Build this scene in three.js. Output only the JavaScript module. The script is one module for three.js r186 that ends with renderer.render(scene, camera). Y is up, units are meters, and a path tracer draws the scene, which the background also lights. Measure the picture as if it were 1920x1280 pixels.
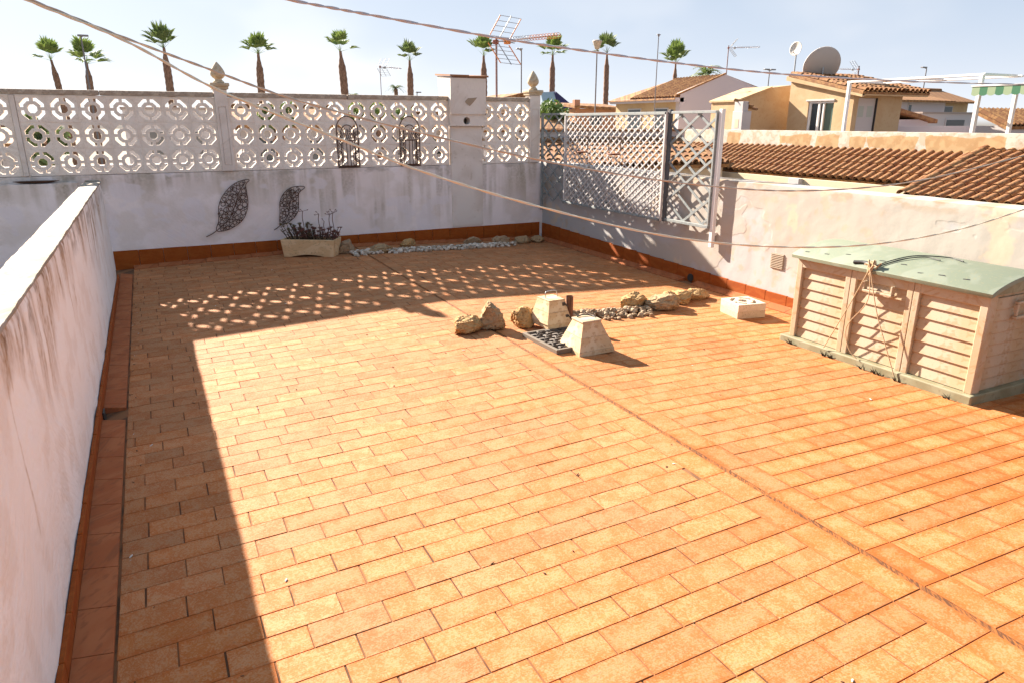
import * as THREE from 'three';
import { mergeGeometries, toCreasedNormals, mergeVertices } from 'three/addons/utils/BufferGeometryUtils.js';
import { RoundedBoxGeometry } from 'three/addons/geometries/RoundedBoxGeometry.js';

// ------------------------------------------------------------------ camera, sky, sun, exposure
const scene = new THREE.Scene();
const camera = new THREE.PerspectiveCamera(51.88, 1920 / 1280, 0.05, 900);
camera.position.set(-0.718, 1.413, 8.338);
camera.rotation.set(-0.30264, -0.46789, 0.00033, 'YXZ');
camera.updateMatrixWorld(true); camera.updateProjectionMatrix();

const SUN = new THREE.Vector3(-0.548, 1, -1.746).normalize();      // towards the sun

function vhash(x, y, z) { let h = Math.imul(x | 0, 374761393) ^ Math.imul(y | 0, 668265263) ^ Math.imul(z | 0, 1274126177); h = Math.imul(h ^ (h >>> 13), 1274126177); h ^= h >>> 16; return (h >>> 0) / 4294967296; }
function noise3(x, y, z = 0) {
  const xi = Math.floor(x), yi = Math.floor(y), zi = Math.floor(z);
  let a = x - xi, b = y - yi, c = z - zi; a = a * a * (3 - 2 * a); b = b * b * (3 - 2 * b); c = c * c * (3 - 2 * c);
  const L = (p, q, t) => p + (q - p) * t;
  return L(L(L(vhash(xi, yi, zi), vhash(xi + 1, yi, zi), a), L(vhash(xi, yi + 1, zi), vhash(xi + 1, yi + 1, zi), a), b),
    L(L(vhash(xi, yi, zi + 1), vhash(xi + 1, yi, zi + 1), a), L(vhash(xi, yi + 1, zi + 1), vhash(xi + 1, yi + 1, zi + 1), a), b), c);
}
function fbm(x, y, z = 0, o = 4) { let s = 0, a = 0.5, n = 0; for (let i = 0; i < o; i++) { s += a * noise3(x, y, z + i * 7.3); n += a; a *= 0.5; x *= 2.03; y *= 2.03; z *= 2.03; } return s / n; }
const clamp01 = t => Math.min(1, Math.max(0, t));
const sstep = (a, b, t) => { t = clamp01((t - a) / (b - a)); return t * t * (3 - 2 * t); };
const mix3 = (a, b, t) => [a[0] + (b[0] - a[0]) * t, a[1] + (b[1] - a[1]) * t, a[2] + (b[2] - a[2]) * t];
let seedState = 12345;
const rnd = () => { seedState = (Math.imul(seedState, 1664525) + 1013904223) >>> 0; return seedState / 4294967296; };
const seed = s => { seedState = s >>> 0; };
const rr = (a, b) => a + (b - a) * rnd();

{ // clear morning sky with thin low cloud
  const w = 1024, h = 512, d = new Float32Array(w * h * 4), v = new THREE.Vector3();
  for (let j = 0; j < h; j++) for (let i = 0; i < w; i++) {
    const lat = ((j + 0.5) / h - 0.5) * Math.PI, lon = ((i + 0.5) / w - 0.5) * 2 * Math.PI;
    v.set(Math.cos(lat) * Math.cos(lon), Math.sin(lat), Math.cos(lat) * Math.sin(lon));
    const el = Math.max(0, lat) * 57.3, ang = Math.acos(Math.min(1, v.dot(SUN))) * 57.3;
    let c = mix3([0.058, 0.083, 0.122], [0.118, 0.144, 0.181], Math.exp(-el / 19));
    c = mix3(c, [0.196, 0.199, 0.204], 0.9 * Math.exp(-el / 4.2));
    const g = 0.16 * Math.exp(-ang / 19) + 0.05 * Math.exp(-ang / 45);
    c[0] += g; c[1] += g * 0.95; c[2] += g * 0.86;
    if (lat > 0) {
      const cl = fbm(v.x * 5 + 3, v.z * 5, el * 0.22 + 2, 5);
      const m = sstep(0.44, 0.72, cl) * Math.exp(-Math.max(0, el - 4) / 5) * 0.5;
      c = mix3(c, [0.205 + g, 0.203 + g, 0.206 + g * 0.9], m);
    } else c = mix3(c, [0.11, 0.095, 0.08], sstep(0, -0.12, lat));
    const k = (j * w + i) * 4; d[k] = c[0]; d[k + 1] = c[1]; d[k + 2] = c[2]; d[k + 3] = 1;
  }
  const sky = new THREE.DataTexture(d, w, h, THREE.RGBAFormat, THREE.FloatType);
  sky.mapping = THREE.EquirectangularReflectionMapping; sky.magFilter = sky.minFilter = THREE.LinearFilter; sky.wrapS = THREE.RepeatWrapping; sky.needsUpdate = true;
  scene.background = sky; scene.environment = sky;
}
const sun = new THREE.DirectionalLight(new THREE.Color().setRGB(1, 0.885, 0.76), 4.05);
sun.position.copy(SUN).multiplyScalar(60); sun.castShadow = true; sun.shadow.radius = 1.2; sun.shadow.mapSize.set(4096, 4096);
Object.assign(sun.shadow.camera, { left: -40, right: 40, top: 40, bottom: -40, near: 1, far: 160 });
scene.add(sun, sun.target);

const renderer = new THREE.WebGLRenderer({ antialias: true });
renderer.setSize(1024, 682); renderer.toneMapping = THREE.LinearToneMapping; renderer.toneMappingExposure = 4.9;
renderer.shadowMap.enabled = true; renderer.shadowMap.type = THREE.PCFSoftShadowMap;

// ------------------------------------------------------------------ textures and materials
const toS = c => c <= 0.0031308 ? 12.92 * c : 1.055 * Math.pow(c, 1 / 2.4) - 0.055;
function colTex(w, h, fn, repeat) {                                   // fn returns linear base colour
  const d = new Uint8Array(w * h * 4);
  for (let j = 0; j < h; j++) for (let i = 0; i < w; i++) { const c = fn(i / w, j / h, i, j), k = (j * w + i) * 4; for (let q = 0; q < 3; q++) d[k + q] = Math.round(255 * toS(clamp01(c[q]))); d[k + 3] = 255; }
  const t = new THREE.DataTexture(d, w, h); t.colorSpace = THREE.SRGBColorSpace; return fin(t, repeat);
}
function valTex(w, h, fn, repeat) {
  const d = new Uint8Array(w * h * 4);
  for (let j = 0; j < h; j++) for (let i = 0; i < w; i++) { const c = Math.round(255 * clamp01(fn(i / w, j / h))), k = (j * w + i) * 4; d[k] = d[k + 1] = d[k + 2] = c; d[k + 3] = 255; }
  return fin(new THREE.DataTexture(d, w, h), repeat);
}
function fin(t, repeat) { t.wrapS = t.wrapT = THREE.RepeatWrapping; t.magFilter = THREE.LinearFilter; t.minFilter = THREE.LinearMipmapLinearFilter; t.generateMipmaps = true; if (repeat) t.repeat.set(repeat[0], repeat[1]); t.needsUpdate = true; return t; }
const L = (r, g, b) => new THREE.Color().setRGB(r, g, b);
const mat = (c, rough = 0.8, extra = {}) => new THREE.MeshStandardMaterial({ color: Array.isArray(c) ? L(...c) : c, roughness: rough, ...extra });

// one metre of rough plaster relief (tiles every 1.6 m)
const per = (u, v, f, z, o) => { const a = u * Math.PI * 2, b = v * Math.PI * 2, R = f / 6.283; return fbm(Math.cos(a) * R + 20, Math.sin(a) * R + 20 + Math.cos(b) * R * 1.3, Math.sin(b) * R + z, o); };
const plasterBump = valTex(512, 512, (u, v) => 0.55 * per(u, v, 26, 3, 4) + 0.45 * per(u, v, 90, 9, 3), [0.62, 0.62]);
const plasterCol = colTex(512, 512, (u, v) => {
  const n = per(u, v, 7, 1, 5), m = per(u, v, 40, 5, 4);
  let c = mix3([0.74, 0.67, 0.61], [0.66, 0.58, 0.51], sstep(0.42, 0.7, n));
  return mix3(c, [0.50, 0.42, 0.33], 0.55 * sstep(0.62, 0.78, m) * sstep(0.4, 0.6, n));
}, [0.62, 0.62]);
const dusty = (c, rough, extra) => new THREE.MeshPhysicalMaterial({ color: L(...c), roughness: rough, specularIntensity: 0.45, ...extra });
const plaster = mat([1, 1, 1], 0.92, { map: plasterCol, bumpMap: plasterBump, bumpScale: 0.004 });

// terrace back wall: grey-green water streaks under the parapet joint (x -3..4.1, y -0.2..0.92)
const backCol = colTex(2048, 320, (u, v) => {
  const x = -3 + 7.1 * u, y = -0.2 + 1.12 * v, dtop = 0.92 - y;
  let c = mix3([0.88, 0.80, 0.775], [0.83, 0.735, 0.70], sstep(0.4, 0.7, fbm(x * 2.1, y * 2.1, 1, 5)));
  const g = fbm(x * 60, y * 60, 4, 3);
  const zone = x > 1.0 && x < 3.7 ? 1 : 0.45, reach = 0.08 + (0.25 + 0.85 * noise3(x * 3.7, 3.3)) * zone;
  const streak = sstep(0.40, 0.66, 0.6 * fbm(x * 5.5, y * 0.8, 2, 4) + 0.4 * fbm(x * 17, y * 1.6, 5, 3)) * sstep(reach, reach * 0.35, dtop + 0.16 * (g - 0.5));
  c = mix3(c, [0.43, 0.36, 0.27], 0.8 * streak * (0.5 + 0.8 * g));
  c = mix3(c, [0.30, 0.25, 0.18], 0.5 * sstep(0.56, 0.68, fbm(x * 11, y * 1.1, 15, 4)) * sstep(reach * 0.8, reach * 0.2, dtop) * (0.3 + g));
  c = mix3(c, [0.66, 0.57, 0.49], 0.4 * sstep(0.5, 0.66, fbm(x * 4, y * 5, 25, 5)));
  const grime = sstep(0.5, 0.8, fbm(x * 7, y * 16, 8, 4)) * sstep(0.13, 0.02, dtop) ;
  c = mix3(c, [0.30, 0.26, 0.21], 0.7 * grime);
  const clean = sstep(0.6, 0.66, fbm(x * 3.1 + 7, y * 4 + 2, 12, 4));
  c = mix3(c, [0.80, 0.74, 0.75], 0.6 * clean);
  return c;
}); backCol.wrapS = backCol.wrapT = THREE.ClampToEdgeWrapping;
// left wall: rusty-brown drip stains below the coping (z 0.7..9.6, y -0.1..0.9)
const leftCol = colTex(2048, 384, (u, v) => {
  const z = 0.7 + 8.9 * u, y = -0.1 + v, dtop = 0.9 - y;
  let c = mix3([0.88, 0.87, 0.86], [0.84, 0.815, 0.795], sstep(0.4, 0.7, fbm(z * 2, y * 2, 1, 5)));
  const g = fbm(z * 55, y * 55, 4, 3), h = fbm(z * 9, y * 9, 6, 4);
  const patch = sstep(0.36, 0.6, fbm(z * 1.25, 2.7, 0, 3)), reach = 0.05 + 0.75 * Math.pow(fbm(z * 3.1, 9.1, 0, 3), 1.5) * (0.35 + 0.65 * patch);
  const st = sstep(0.38, 0.68, 0.5 * fbm(z * 9 + 0.6 * h, y * 1.4, 2, 4) + 0.5 * fbm(z * 31, y * 3.2, 12, 4)) * sstep(reach * 1.1, reach * 0.35, dtop + 0.12 * (h - 0.5));
  c = mix3(c, [0.33, 0.19, 0.085], 0.95 * st * (0.25 + 1.1 * g));
  c = mix3(c, [0.17, 0.10, 0.055], 0.75 * sstep(0.52, 0.7, h) * sstep(0.2, 0.05, dtop) * (0.3 + g));
  const drip = sstep(0.74, 0.80, noise3(z * 11, 5.5)) * sstep(0.5, 0.6, noise3(z * 23, y * 5)) * sstep(0.75, 0.6, dtop);
  c = mix3(c, [0.70, 0.61, 0.54], 0.35 * sstep(0.5, 0.66, fbm(z * 9, y * 9, 41, 5)));
  return mix3(c, [0.42, 0.27, 0.15], 0.5 * drip * g * 1.5);
}); leftCol.wrapS = leftCol.wrapT = THREE.ClampToEdgeWrapping;
// right wall: flaking cream paint, hairline cracks (z -0.3..9.6, y -0.2..0.93)
const crackAt = (z, y) => { const a = Math.abs(fbm(z * 1.7, y * 1.7, 31, 4) - 0.5); return a < 0.004 && noise3(z * 1.3, y * 1.3 + 4, 8) > 0.56 ? 1 : 0; };
const rightCol = colTex(2048, 256, (u, v) => {
  const z = -0.3 + 9.9 * u, y = -0.2 + 1.13 * v, n = fbm(z * 1.6, y * 1.9, 3, 5), m = fbm(z * 14, y * 14, 7, 4);
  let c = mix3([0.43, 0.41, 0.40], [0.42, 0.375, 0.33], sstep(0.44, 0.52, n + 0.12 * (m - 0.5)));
  c = mix3(c, [0.56, 0.44, 0.31], 0.7 * sstep(0.66, 0.72, fbm(z * 3.3, y * 3.3, 14, 5)));
  const dt = 0.93 - y; c = mix3(c, [0.34, 0.25, 0.16], 0.8 * sstep(0.5, 0.68, fbm(z * 10, y * 26, 5, 4)) * sstep(0.14, 0.02, dt));
  c = mix3(c, [0.44, 0.36, 0.27], 0.75 * sstep(0.56, 0.7, m) * sstep(0.44, 0.58, fbm(z * 1.1, y * 1.5, 22, 3)));
  if (crackAt(z, y)) c = mix3(c, [0.24, 0.16, 0.1], 0.75);
  return c;
}); rightCol.wrapS = rightCol.wrapT = THREE.ClampToEdgeWrapping;
const rightBump = valTex(2048, 256, (u, v) => { const z = -0.3 + 9.9 * u, y = -0.2 + 1.13 * v; return 0.5 + 0.25 * sstep(0.50, 0.515, fbm(z * 1.6, y * 1.9, 3, 5)) + 0.25 * (fbm(z * 20, y * 20, 3, 3) - 0.5) - (crackAt(z, y) ? 0.3 : 0); });
rightBump.wrapS = rightBump.wrapT = THREE.ClampToEdgeWrapping;
const relief = (w, h) => { const t = plasterBump.clone(); t.repeat.set(w * 0.62, h * 0.62); t.needsUpdate = true; return t; };
const backWallMat = mat([1, 1, 1], 0.93, { map: backCol, bumpMap: relief(7.1, 1.12), bumpScale: 0.006 });
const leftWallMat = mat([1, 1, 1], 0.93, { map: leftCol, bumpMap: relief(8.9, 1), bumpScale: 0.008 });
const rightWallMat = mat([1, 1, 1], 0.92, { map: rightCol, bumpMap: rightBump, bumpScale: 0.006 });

// clay paving tiles: an atlas of 8 x 4 tile faces, from pale dusty to orange-stained with worn centres
const AC = 8, AR = 4;
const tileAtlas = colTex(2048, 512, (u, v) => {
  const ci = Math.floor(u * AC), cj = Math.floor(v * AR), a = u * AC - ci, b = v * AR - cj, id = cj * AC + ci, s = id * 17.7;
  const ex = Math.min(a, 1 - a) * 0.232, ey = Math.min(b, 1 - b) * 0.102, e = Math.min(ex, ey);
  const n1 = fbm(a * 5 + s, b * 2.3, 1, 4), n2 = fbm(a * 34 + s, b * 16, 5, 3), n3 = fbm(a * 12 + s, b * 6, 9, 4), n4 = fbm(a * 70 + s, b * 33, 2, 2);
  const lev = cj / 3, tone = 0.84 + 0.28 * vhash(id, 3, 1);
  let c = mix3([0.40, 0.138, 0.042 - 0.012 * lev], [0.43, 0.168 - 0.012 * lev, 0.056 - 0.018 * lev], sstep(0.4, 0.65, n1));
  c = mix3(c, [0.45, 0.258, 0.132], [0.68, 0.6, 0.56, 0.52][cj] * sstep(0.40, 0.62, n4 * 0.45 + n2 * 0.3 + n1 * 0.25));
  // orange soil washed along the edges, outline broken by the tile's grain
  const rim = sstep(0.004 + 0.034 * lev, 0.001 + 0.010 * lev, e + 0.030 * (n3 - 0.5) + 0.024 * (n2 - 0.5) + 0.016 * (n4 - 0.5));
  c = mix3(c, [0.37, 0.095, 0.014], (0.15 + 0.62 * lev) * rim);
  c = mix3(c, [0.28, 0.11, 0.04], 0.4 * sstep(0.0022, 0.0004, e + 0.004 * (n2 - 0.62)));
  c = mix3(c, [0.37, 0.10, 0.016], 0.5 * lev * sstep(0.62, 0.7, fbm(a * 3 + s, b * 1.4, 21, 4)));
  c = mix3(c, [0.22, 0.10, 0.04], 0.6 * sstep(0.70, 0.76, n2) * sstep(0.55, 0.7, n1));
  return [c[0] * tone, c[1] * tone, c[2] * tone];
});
const tileBump = valTex(512, 512, (u, v) => 0.6 * per(u, v, 40, 3, 4) + 0.4 * per(u, v, 140, 9, 2));
const tileMat = dusty([1, 1, 1], 0.8, { map: tileAtlas, bumpMap: tileBump, bumpScale: 0.0012 });
const mortarMat = mat([1, 1, 1], 0.95, { map: colTex(256, 256, (u, v) => mix3([0.085, 0.038, 0.014], [0.22, 0.095, 0.034], sstep(0.35, 0.65, per(u, v, 12, 3, 5))), [1.5, 1.5]) });
const jointMat = mat([1, 1, 1], 0.95, { map: colTex(128, 256, (u, v) => mix3([0.10, 0.036, 0.009], [0.30, 0.10, 0.016], sstep(0.35, 0.62, per(u, v, 22, 8, 5))), [9, 9]) });
const skirtCol = colTex(512, 256, (u, v) => { const n = per(u, v, 9, 2, 5), m = per(u, v, 50, 7, 3); return mix3(mix3([0.28, 0.060, 0.006], [0.32, 0.08, 0.011], sstep(0.4, 0.65, n)), [0.27, 0.075, 0.02], 0.5 * sstep(0.6, 0.75, m)); }, [2, 4]);
const skirtMat = dusty([1, 1, 1], 0.85, { map: skirtCol });
const kerbMat = dusty([1, 1, 1], 0.85, { map: colTex(256, 256, (u, v) => { const n = per(u, v, 9, 152, 5), m = per(u, v, 44, 157, 3); return mix3(mix3([0.35, 0.105, 0.035], [0.40, 0.135, 0.05], sstep(0.4, 0.65, n)), [0.24, 0.085, 0.035], 0.6 * sstep(0.56, 0.72, m)); }, [2, 2]) });
const concreteCol = colTex(256, 256, (u, v) => { const n = per(u, v, 8, 3, 5), m = per(u, v, 60, 6, 3); return mix3(mix3([0.83, 0.755, 0.67], [0.76, 0.67, 0.58], sstep(0.4, 0.66, n)), [0.36, 0.29, 0.22], 0.55 * sstep(0.62, 0.78, m)); }, [2.5, 2.5]);
const blockMat = mat([1, 1, 1], 0.9, { map: concreteCol, bumpMap: plasterBump, bumpScale: 0.002 });
const copingMat = mat([1, 1, 1], 0.92, { map: colTex(256, 256, (u, v) => { const n = per(u, v, 9, 13, 5), m = per(u, v, 40, 16, 4); return mix3(mix3([0.50, 0.42, 0.33], [0.38, 0.30, 0.23], sstep(0.4, 0.62, n)), [0.23, 0.18, 0.14], 0.7 * sstep(0.55, 0.72, m)); }, [3, 3]) });
const finialMat = mat([1, 1, 1], 0.85, { map: colTex(256, 256, (u, v) => { const n = per(u, v, 7, 23, 5), m = per(u, v, 34, 26, 4); return mix3(mix3([0.56, 0.45, 0.31], [0.46, 0.34, 0.21], sstep(0.4, 0.62, n)), [0.27, 0.2, 0.13], 0.6 * sstep(0.58, 0.74, m)); }, [2, 2]) });
const rustMat = mat([1, 1, 1], 0.8, { map: colTex(128, 128, (u, v) => mix3([0.07, 0.04, 0.027], [0.15, 0.07, 0.038], sstep(0.4, 0.65, per(u, v, 14, 3, 4))), [3, 3]), metalness: 0.25 });
const rockMat = (a, b, z) => mat([1, 1, 1], 0.95, { map: colTex(256, 256, (u, v) => { const n = per(u, v, 9, z, 5), m = per(u, v, 30, z + 4, 4); return mix3(mix3(a, b, sstep(0.38, 0.62, n)), [a[0] * 0.45, a[1] * 0.4, a[2] * 0.35], 0.75 * sstep(0.58, 0.72, m)); }, [1, 1]), bumpMap: plasterBump, bumpScale: 0.01 });
const ochreRock = rockMat([0.39, 0.195, 0.058], [0.45, 0.275, 0.115], 2), greyRock = rockMat([0.30, 0.175, 0.075], [0.37, 0.245, 0.13], 12), paleRock = rockMat([0.36, 0.24, 0.14], [0.42, 0.28, 0.155], 22);
const whitePaint = mat([0.74, 0.72, 0.70], 0.45), galv = mat([0.36, 0.37, 0.38], 0.45, { metalness: 0.7 }), blackPlastic = mat([0.03, 0.028, 0.026], 0.5);

// ------------------------------------------------------------------ builders
const taken = new Map();
function numbered(n) { const k = taken.get(n) || 0; taken.set(n, k + 1); return k ? n + '_' + String(k).padStart(3, '0') : n; }
function thing(name, label, category, pos = [0, 0, 0], turn = 0, group) {
  const g = new THREE.Group(); g.name = numbered(name); g.position.set(...pos); g.rotation.y = turn; g.userData = { label, category }; if (group) g.userData.group = group; scene.add(g); return g;
}
function part(name, geo, m, parent, pos) { const o = new THREE.Mesh(geo, m); o.name = name; if (pos) o.position.set(...pos); o.castShadow = o.receiveShadow = true; parent.add(o); return o; }
function wpart(name, geo, m, parent) { const p = parent.position; geo.translate(-p.x, -p.y, -p.z); return part(name, geo, m, parent); }   // geometry given in world metres
function struct(name, geo, m) { const o = part(name, geo, m, scene); o.name = numbered(name); o.userData = { kind: 'structure' }; return o; }
function one(name, geo, m, label, category, group) { const o = part(name, geo, m, scene); o.name = numbered(name); o.userData = { label, category }; if (group) o.userData.group = group; geo.computeBoundingBox(); const b = geo.boundingBox, c = [(b.min.x + b.max.x) / 2, b.min.y, (b.min.z + b.max.z) / 2]; geo.translate(-c[0], -c[1], -c[2]); o.position.set(...c); return o; }
const merge = l => mergeGeometries(l.map(g => { const h = g.index ? g.toNonIndexed() : g; for (const k of Object.keys(h.attributes)) if (!['position', 'normal', 'uv'].includes(k)) h.deleteAttribute(k); return h; }));
function box(x0, x1, y0, y1, z0, z1) { const g = new THREE.BoxGeometry(x1 - x0, y1 - y0, z1 - z0); boxUV(g, x1 - x0, y1 - y0, z1 - z0); g.translate((x0 + x1) / 2, (y0 + y1) / 2, (z0 + z1) / 2); return g; }
function boxUV(g, w, h, d) { const uv = g.attributes.uv, n = g.attributes.normal; for (let i = 0; i < uv.count; i++) { const nx = Math.abs(n.getX(i)), ny = Math.abs(n.getY(i)); const s = nx > 0.5 ? [d, h] : ny > 0.5 ? [w, d] : [w, h]; uv.setXY(i, uv.getX(i) * s[0], uv.getY(i) * s[1]); } }
function rbox(x0, x1, y0, y1, z0, z1, r = 0.004, seg = 2) { const g = new RoundedBoxGeometry(x1 - x0, y1 - y0, z1 - z0, seg, r); g.translate((x0 + x1) / 2, (y0 + y1) / 2, (z0 + z1) / 2); const p = g.attributes.position, n = g.attributes.normal, uv = g.attributes.uv; for (let i = 0; i < uv.count; i++) { const ax = Math.abs(n.getX(i)), ay = Math.abs(n.getY(i)), az = Math.abs(n.getZ(i)); if (ax > ay && ax > az) uv.setXY(i, p.getZ(i), p.getY(i)); else if (ay > az) uv.setXY(i, p.getX(i), p.getZ(i)); else uv.setXY(i, p.getX(i), p.getY(i)); } return g; }
// hand-plastered wall block: rounded, slightly uneven edges; uv from a function of world position
function plasterWall(x0, x1, y0, y1, z0, z1, r, seg, amp, uvf, zs = 1) {
  const g = new THREE.BoxGeometry(x1 - x0, y1 - y0, z1 - z0, ...seg), p = g.attributes.position, uv = g.attributes.uv, cx = (x0 + x1) / 2, cy = (y0 + y1) / 2, cz = (z0 + z1) / 2, hx = (x1 - x0) / 2 - r, hy = (y1 - y0) / 2 - r, hz = (z1 - z0) / 2 - r, v = new THREE.Vector3(), q = new THREE.Vector3();
  for (let i = 0; i < p.count; i++) {
    v.fromBufferAttribute(p, i); q.set(Math.max(-hx, Math.min(hx, v.x)), Math.max(-hy, Math.min(hy, v.y)), Math.max(-hz, Math.min(hz, v.z)));
    v.sub(q); const l = v.length(); if (l > 0) v.multiplyScalar(r / l * (l > r * 1.0001 || l < r ? 1 : 1)); v.add(q); v.x += cx; v.y += cy; v.z += cz;
    const a = amp * (fbm(v.x * 6, v.y * 6, v.z * 6 * zs, 3) - 0.5) * 2, b = amp * (fbm(v.x * 6 + 9, v.y * 6, v.z * 6 * zs + 40, 3) - 0.5) * 2;
    v.x += Math.abs(v.x - x0) < r * 1.01 || Math.abs(v.x - x1) < r * 1.01 ? a : 0; v.y += Math.abs(v.y - y1) < r * 1.01 ? b : 0; v.z += Math.abs(v.z - z0) < r * 1.01 || Math.abs(v.z - z1) < r * 1.01 ? a : 0;
    p.setXYZ(i, v.x, v.y, v.z); const t = uvf(v.x, v.y, v.z); uv.setXY(i, t[0], t[1]);
  }
  g.computeVertexNormals(); return g;
}
function tube(pts, r, n = 48, rs = 6, closed = false) { return new THREE.TubeGeometry(new THREE.CatmullRomCurve3(pts.map(p => new THREE.Vector3(...p)), closed), n, r, rs, closed); }
function bar(a, b, r, n = 8) { const A = new THREE.Vector3(...a), B = new THREE.Vector3(...b), d = B.clone().sub(A), g = new THREE.CylinderGeometry(r, r, d.length(), n); g.applyQuaternion(new THREE.Quaternion().setFromUnitVectors(new THREE.Vector3(0, 1, 0), d.clone().normalize())); g.translate(...A.add(B).multiplyScalar(0.5).toArray()); return g; }
function quad(a, b, c, d) { const g = new THREE.BufferGeometry(); g.setAttribute('position', new THREE.Float32BufferAttribute([...a, ...b, ...c, ...a, ...c, ...d], 3)); g.setAttribute('uv', new THREE.Float32BufferAttribute([0, 0, 1, 0, 1, 1, 0, 0, 1, 1, 0, 1], 2)); g.computeVertexNormals(); return g; }
function slab(pts, up, th) { // closed prism over polygon pts (array of [x,y,z]) thickened by th along -up
  const n = pts.length, P = [], U = new THREE.Vector3(...up).multiplyScalar(-th), tri = (a, b, c) => P.push(...a, ...b, ...c), lo = pts.map(p => [p[0] + U.x, p[1] + U.y, p[2] + U.z]);
  for (let i = 1; i < n - 1; i++) { tri(pts[0], pts[i], pts[i + 1]); tri(lo[0], lo[i + 1], lo[i]); }
  for (let i = 0; i < n; i++) { const j = (i + 1) % n; tri(pts[i], lo[i], lo[j]); tri(pts[i], lo[j], pts[j]); }
  const g = new THREE.BufferGeometry(); g.setAttribute('position', new THREE.Float32BufferAttribute(P, 3)); const uv = []; for (let i = 0; i < P.length; i += 3) uv.push(P[i] + P[i + 2] * 0.7, P[i + 1] + P[i + 2] * 0.3); g.setAttribute('uv', new THREE.Float32BufferAttribute(uv, 2)); g.computeVertexNormals(); return g;
}

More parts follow.
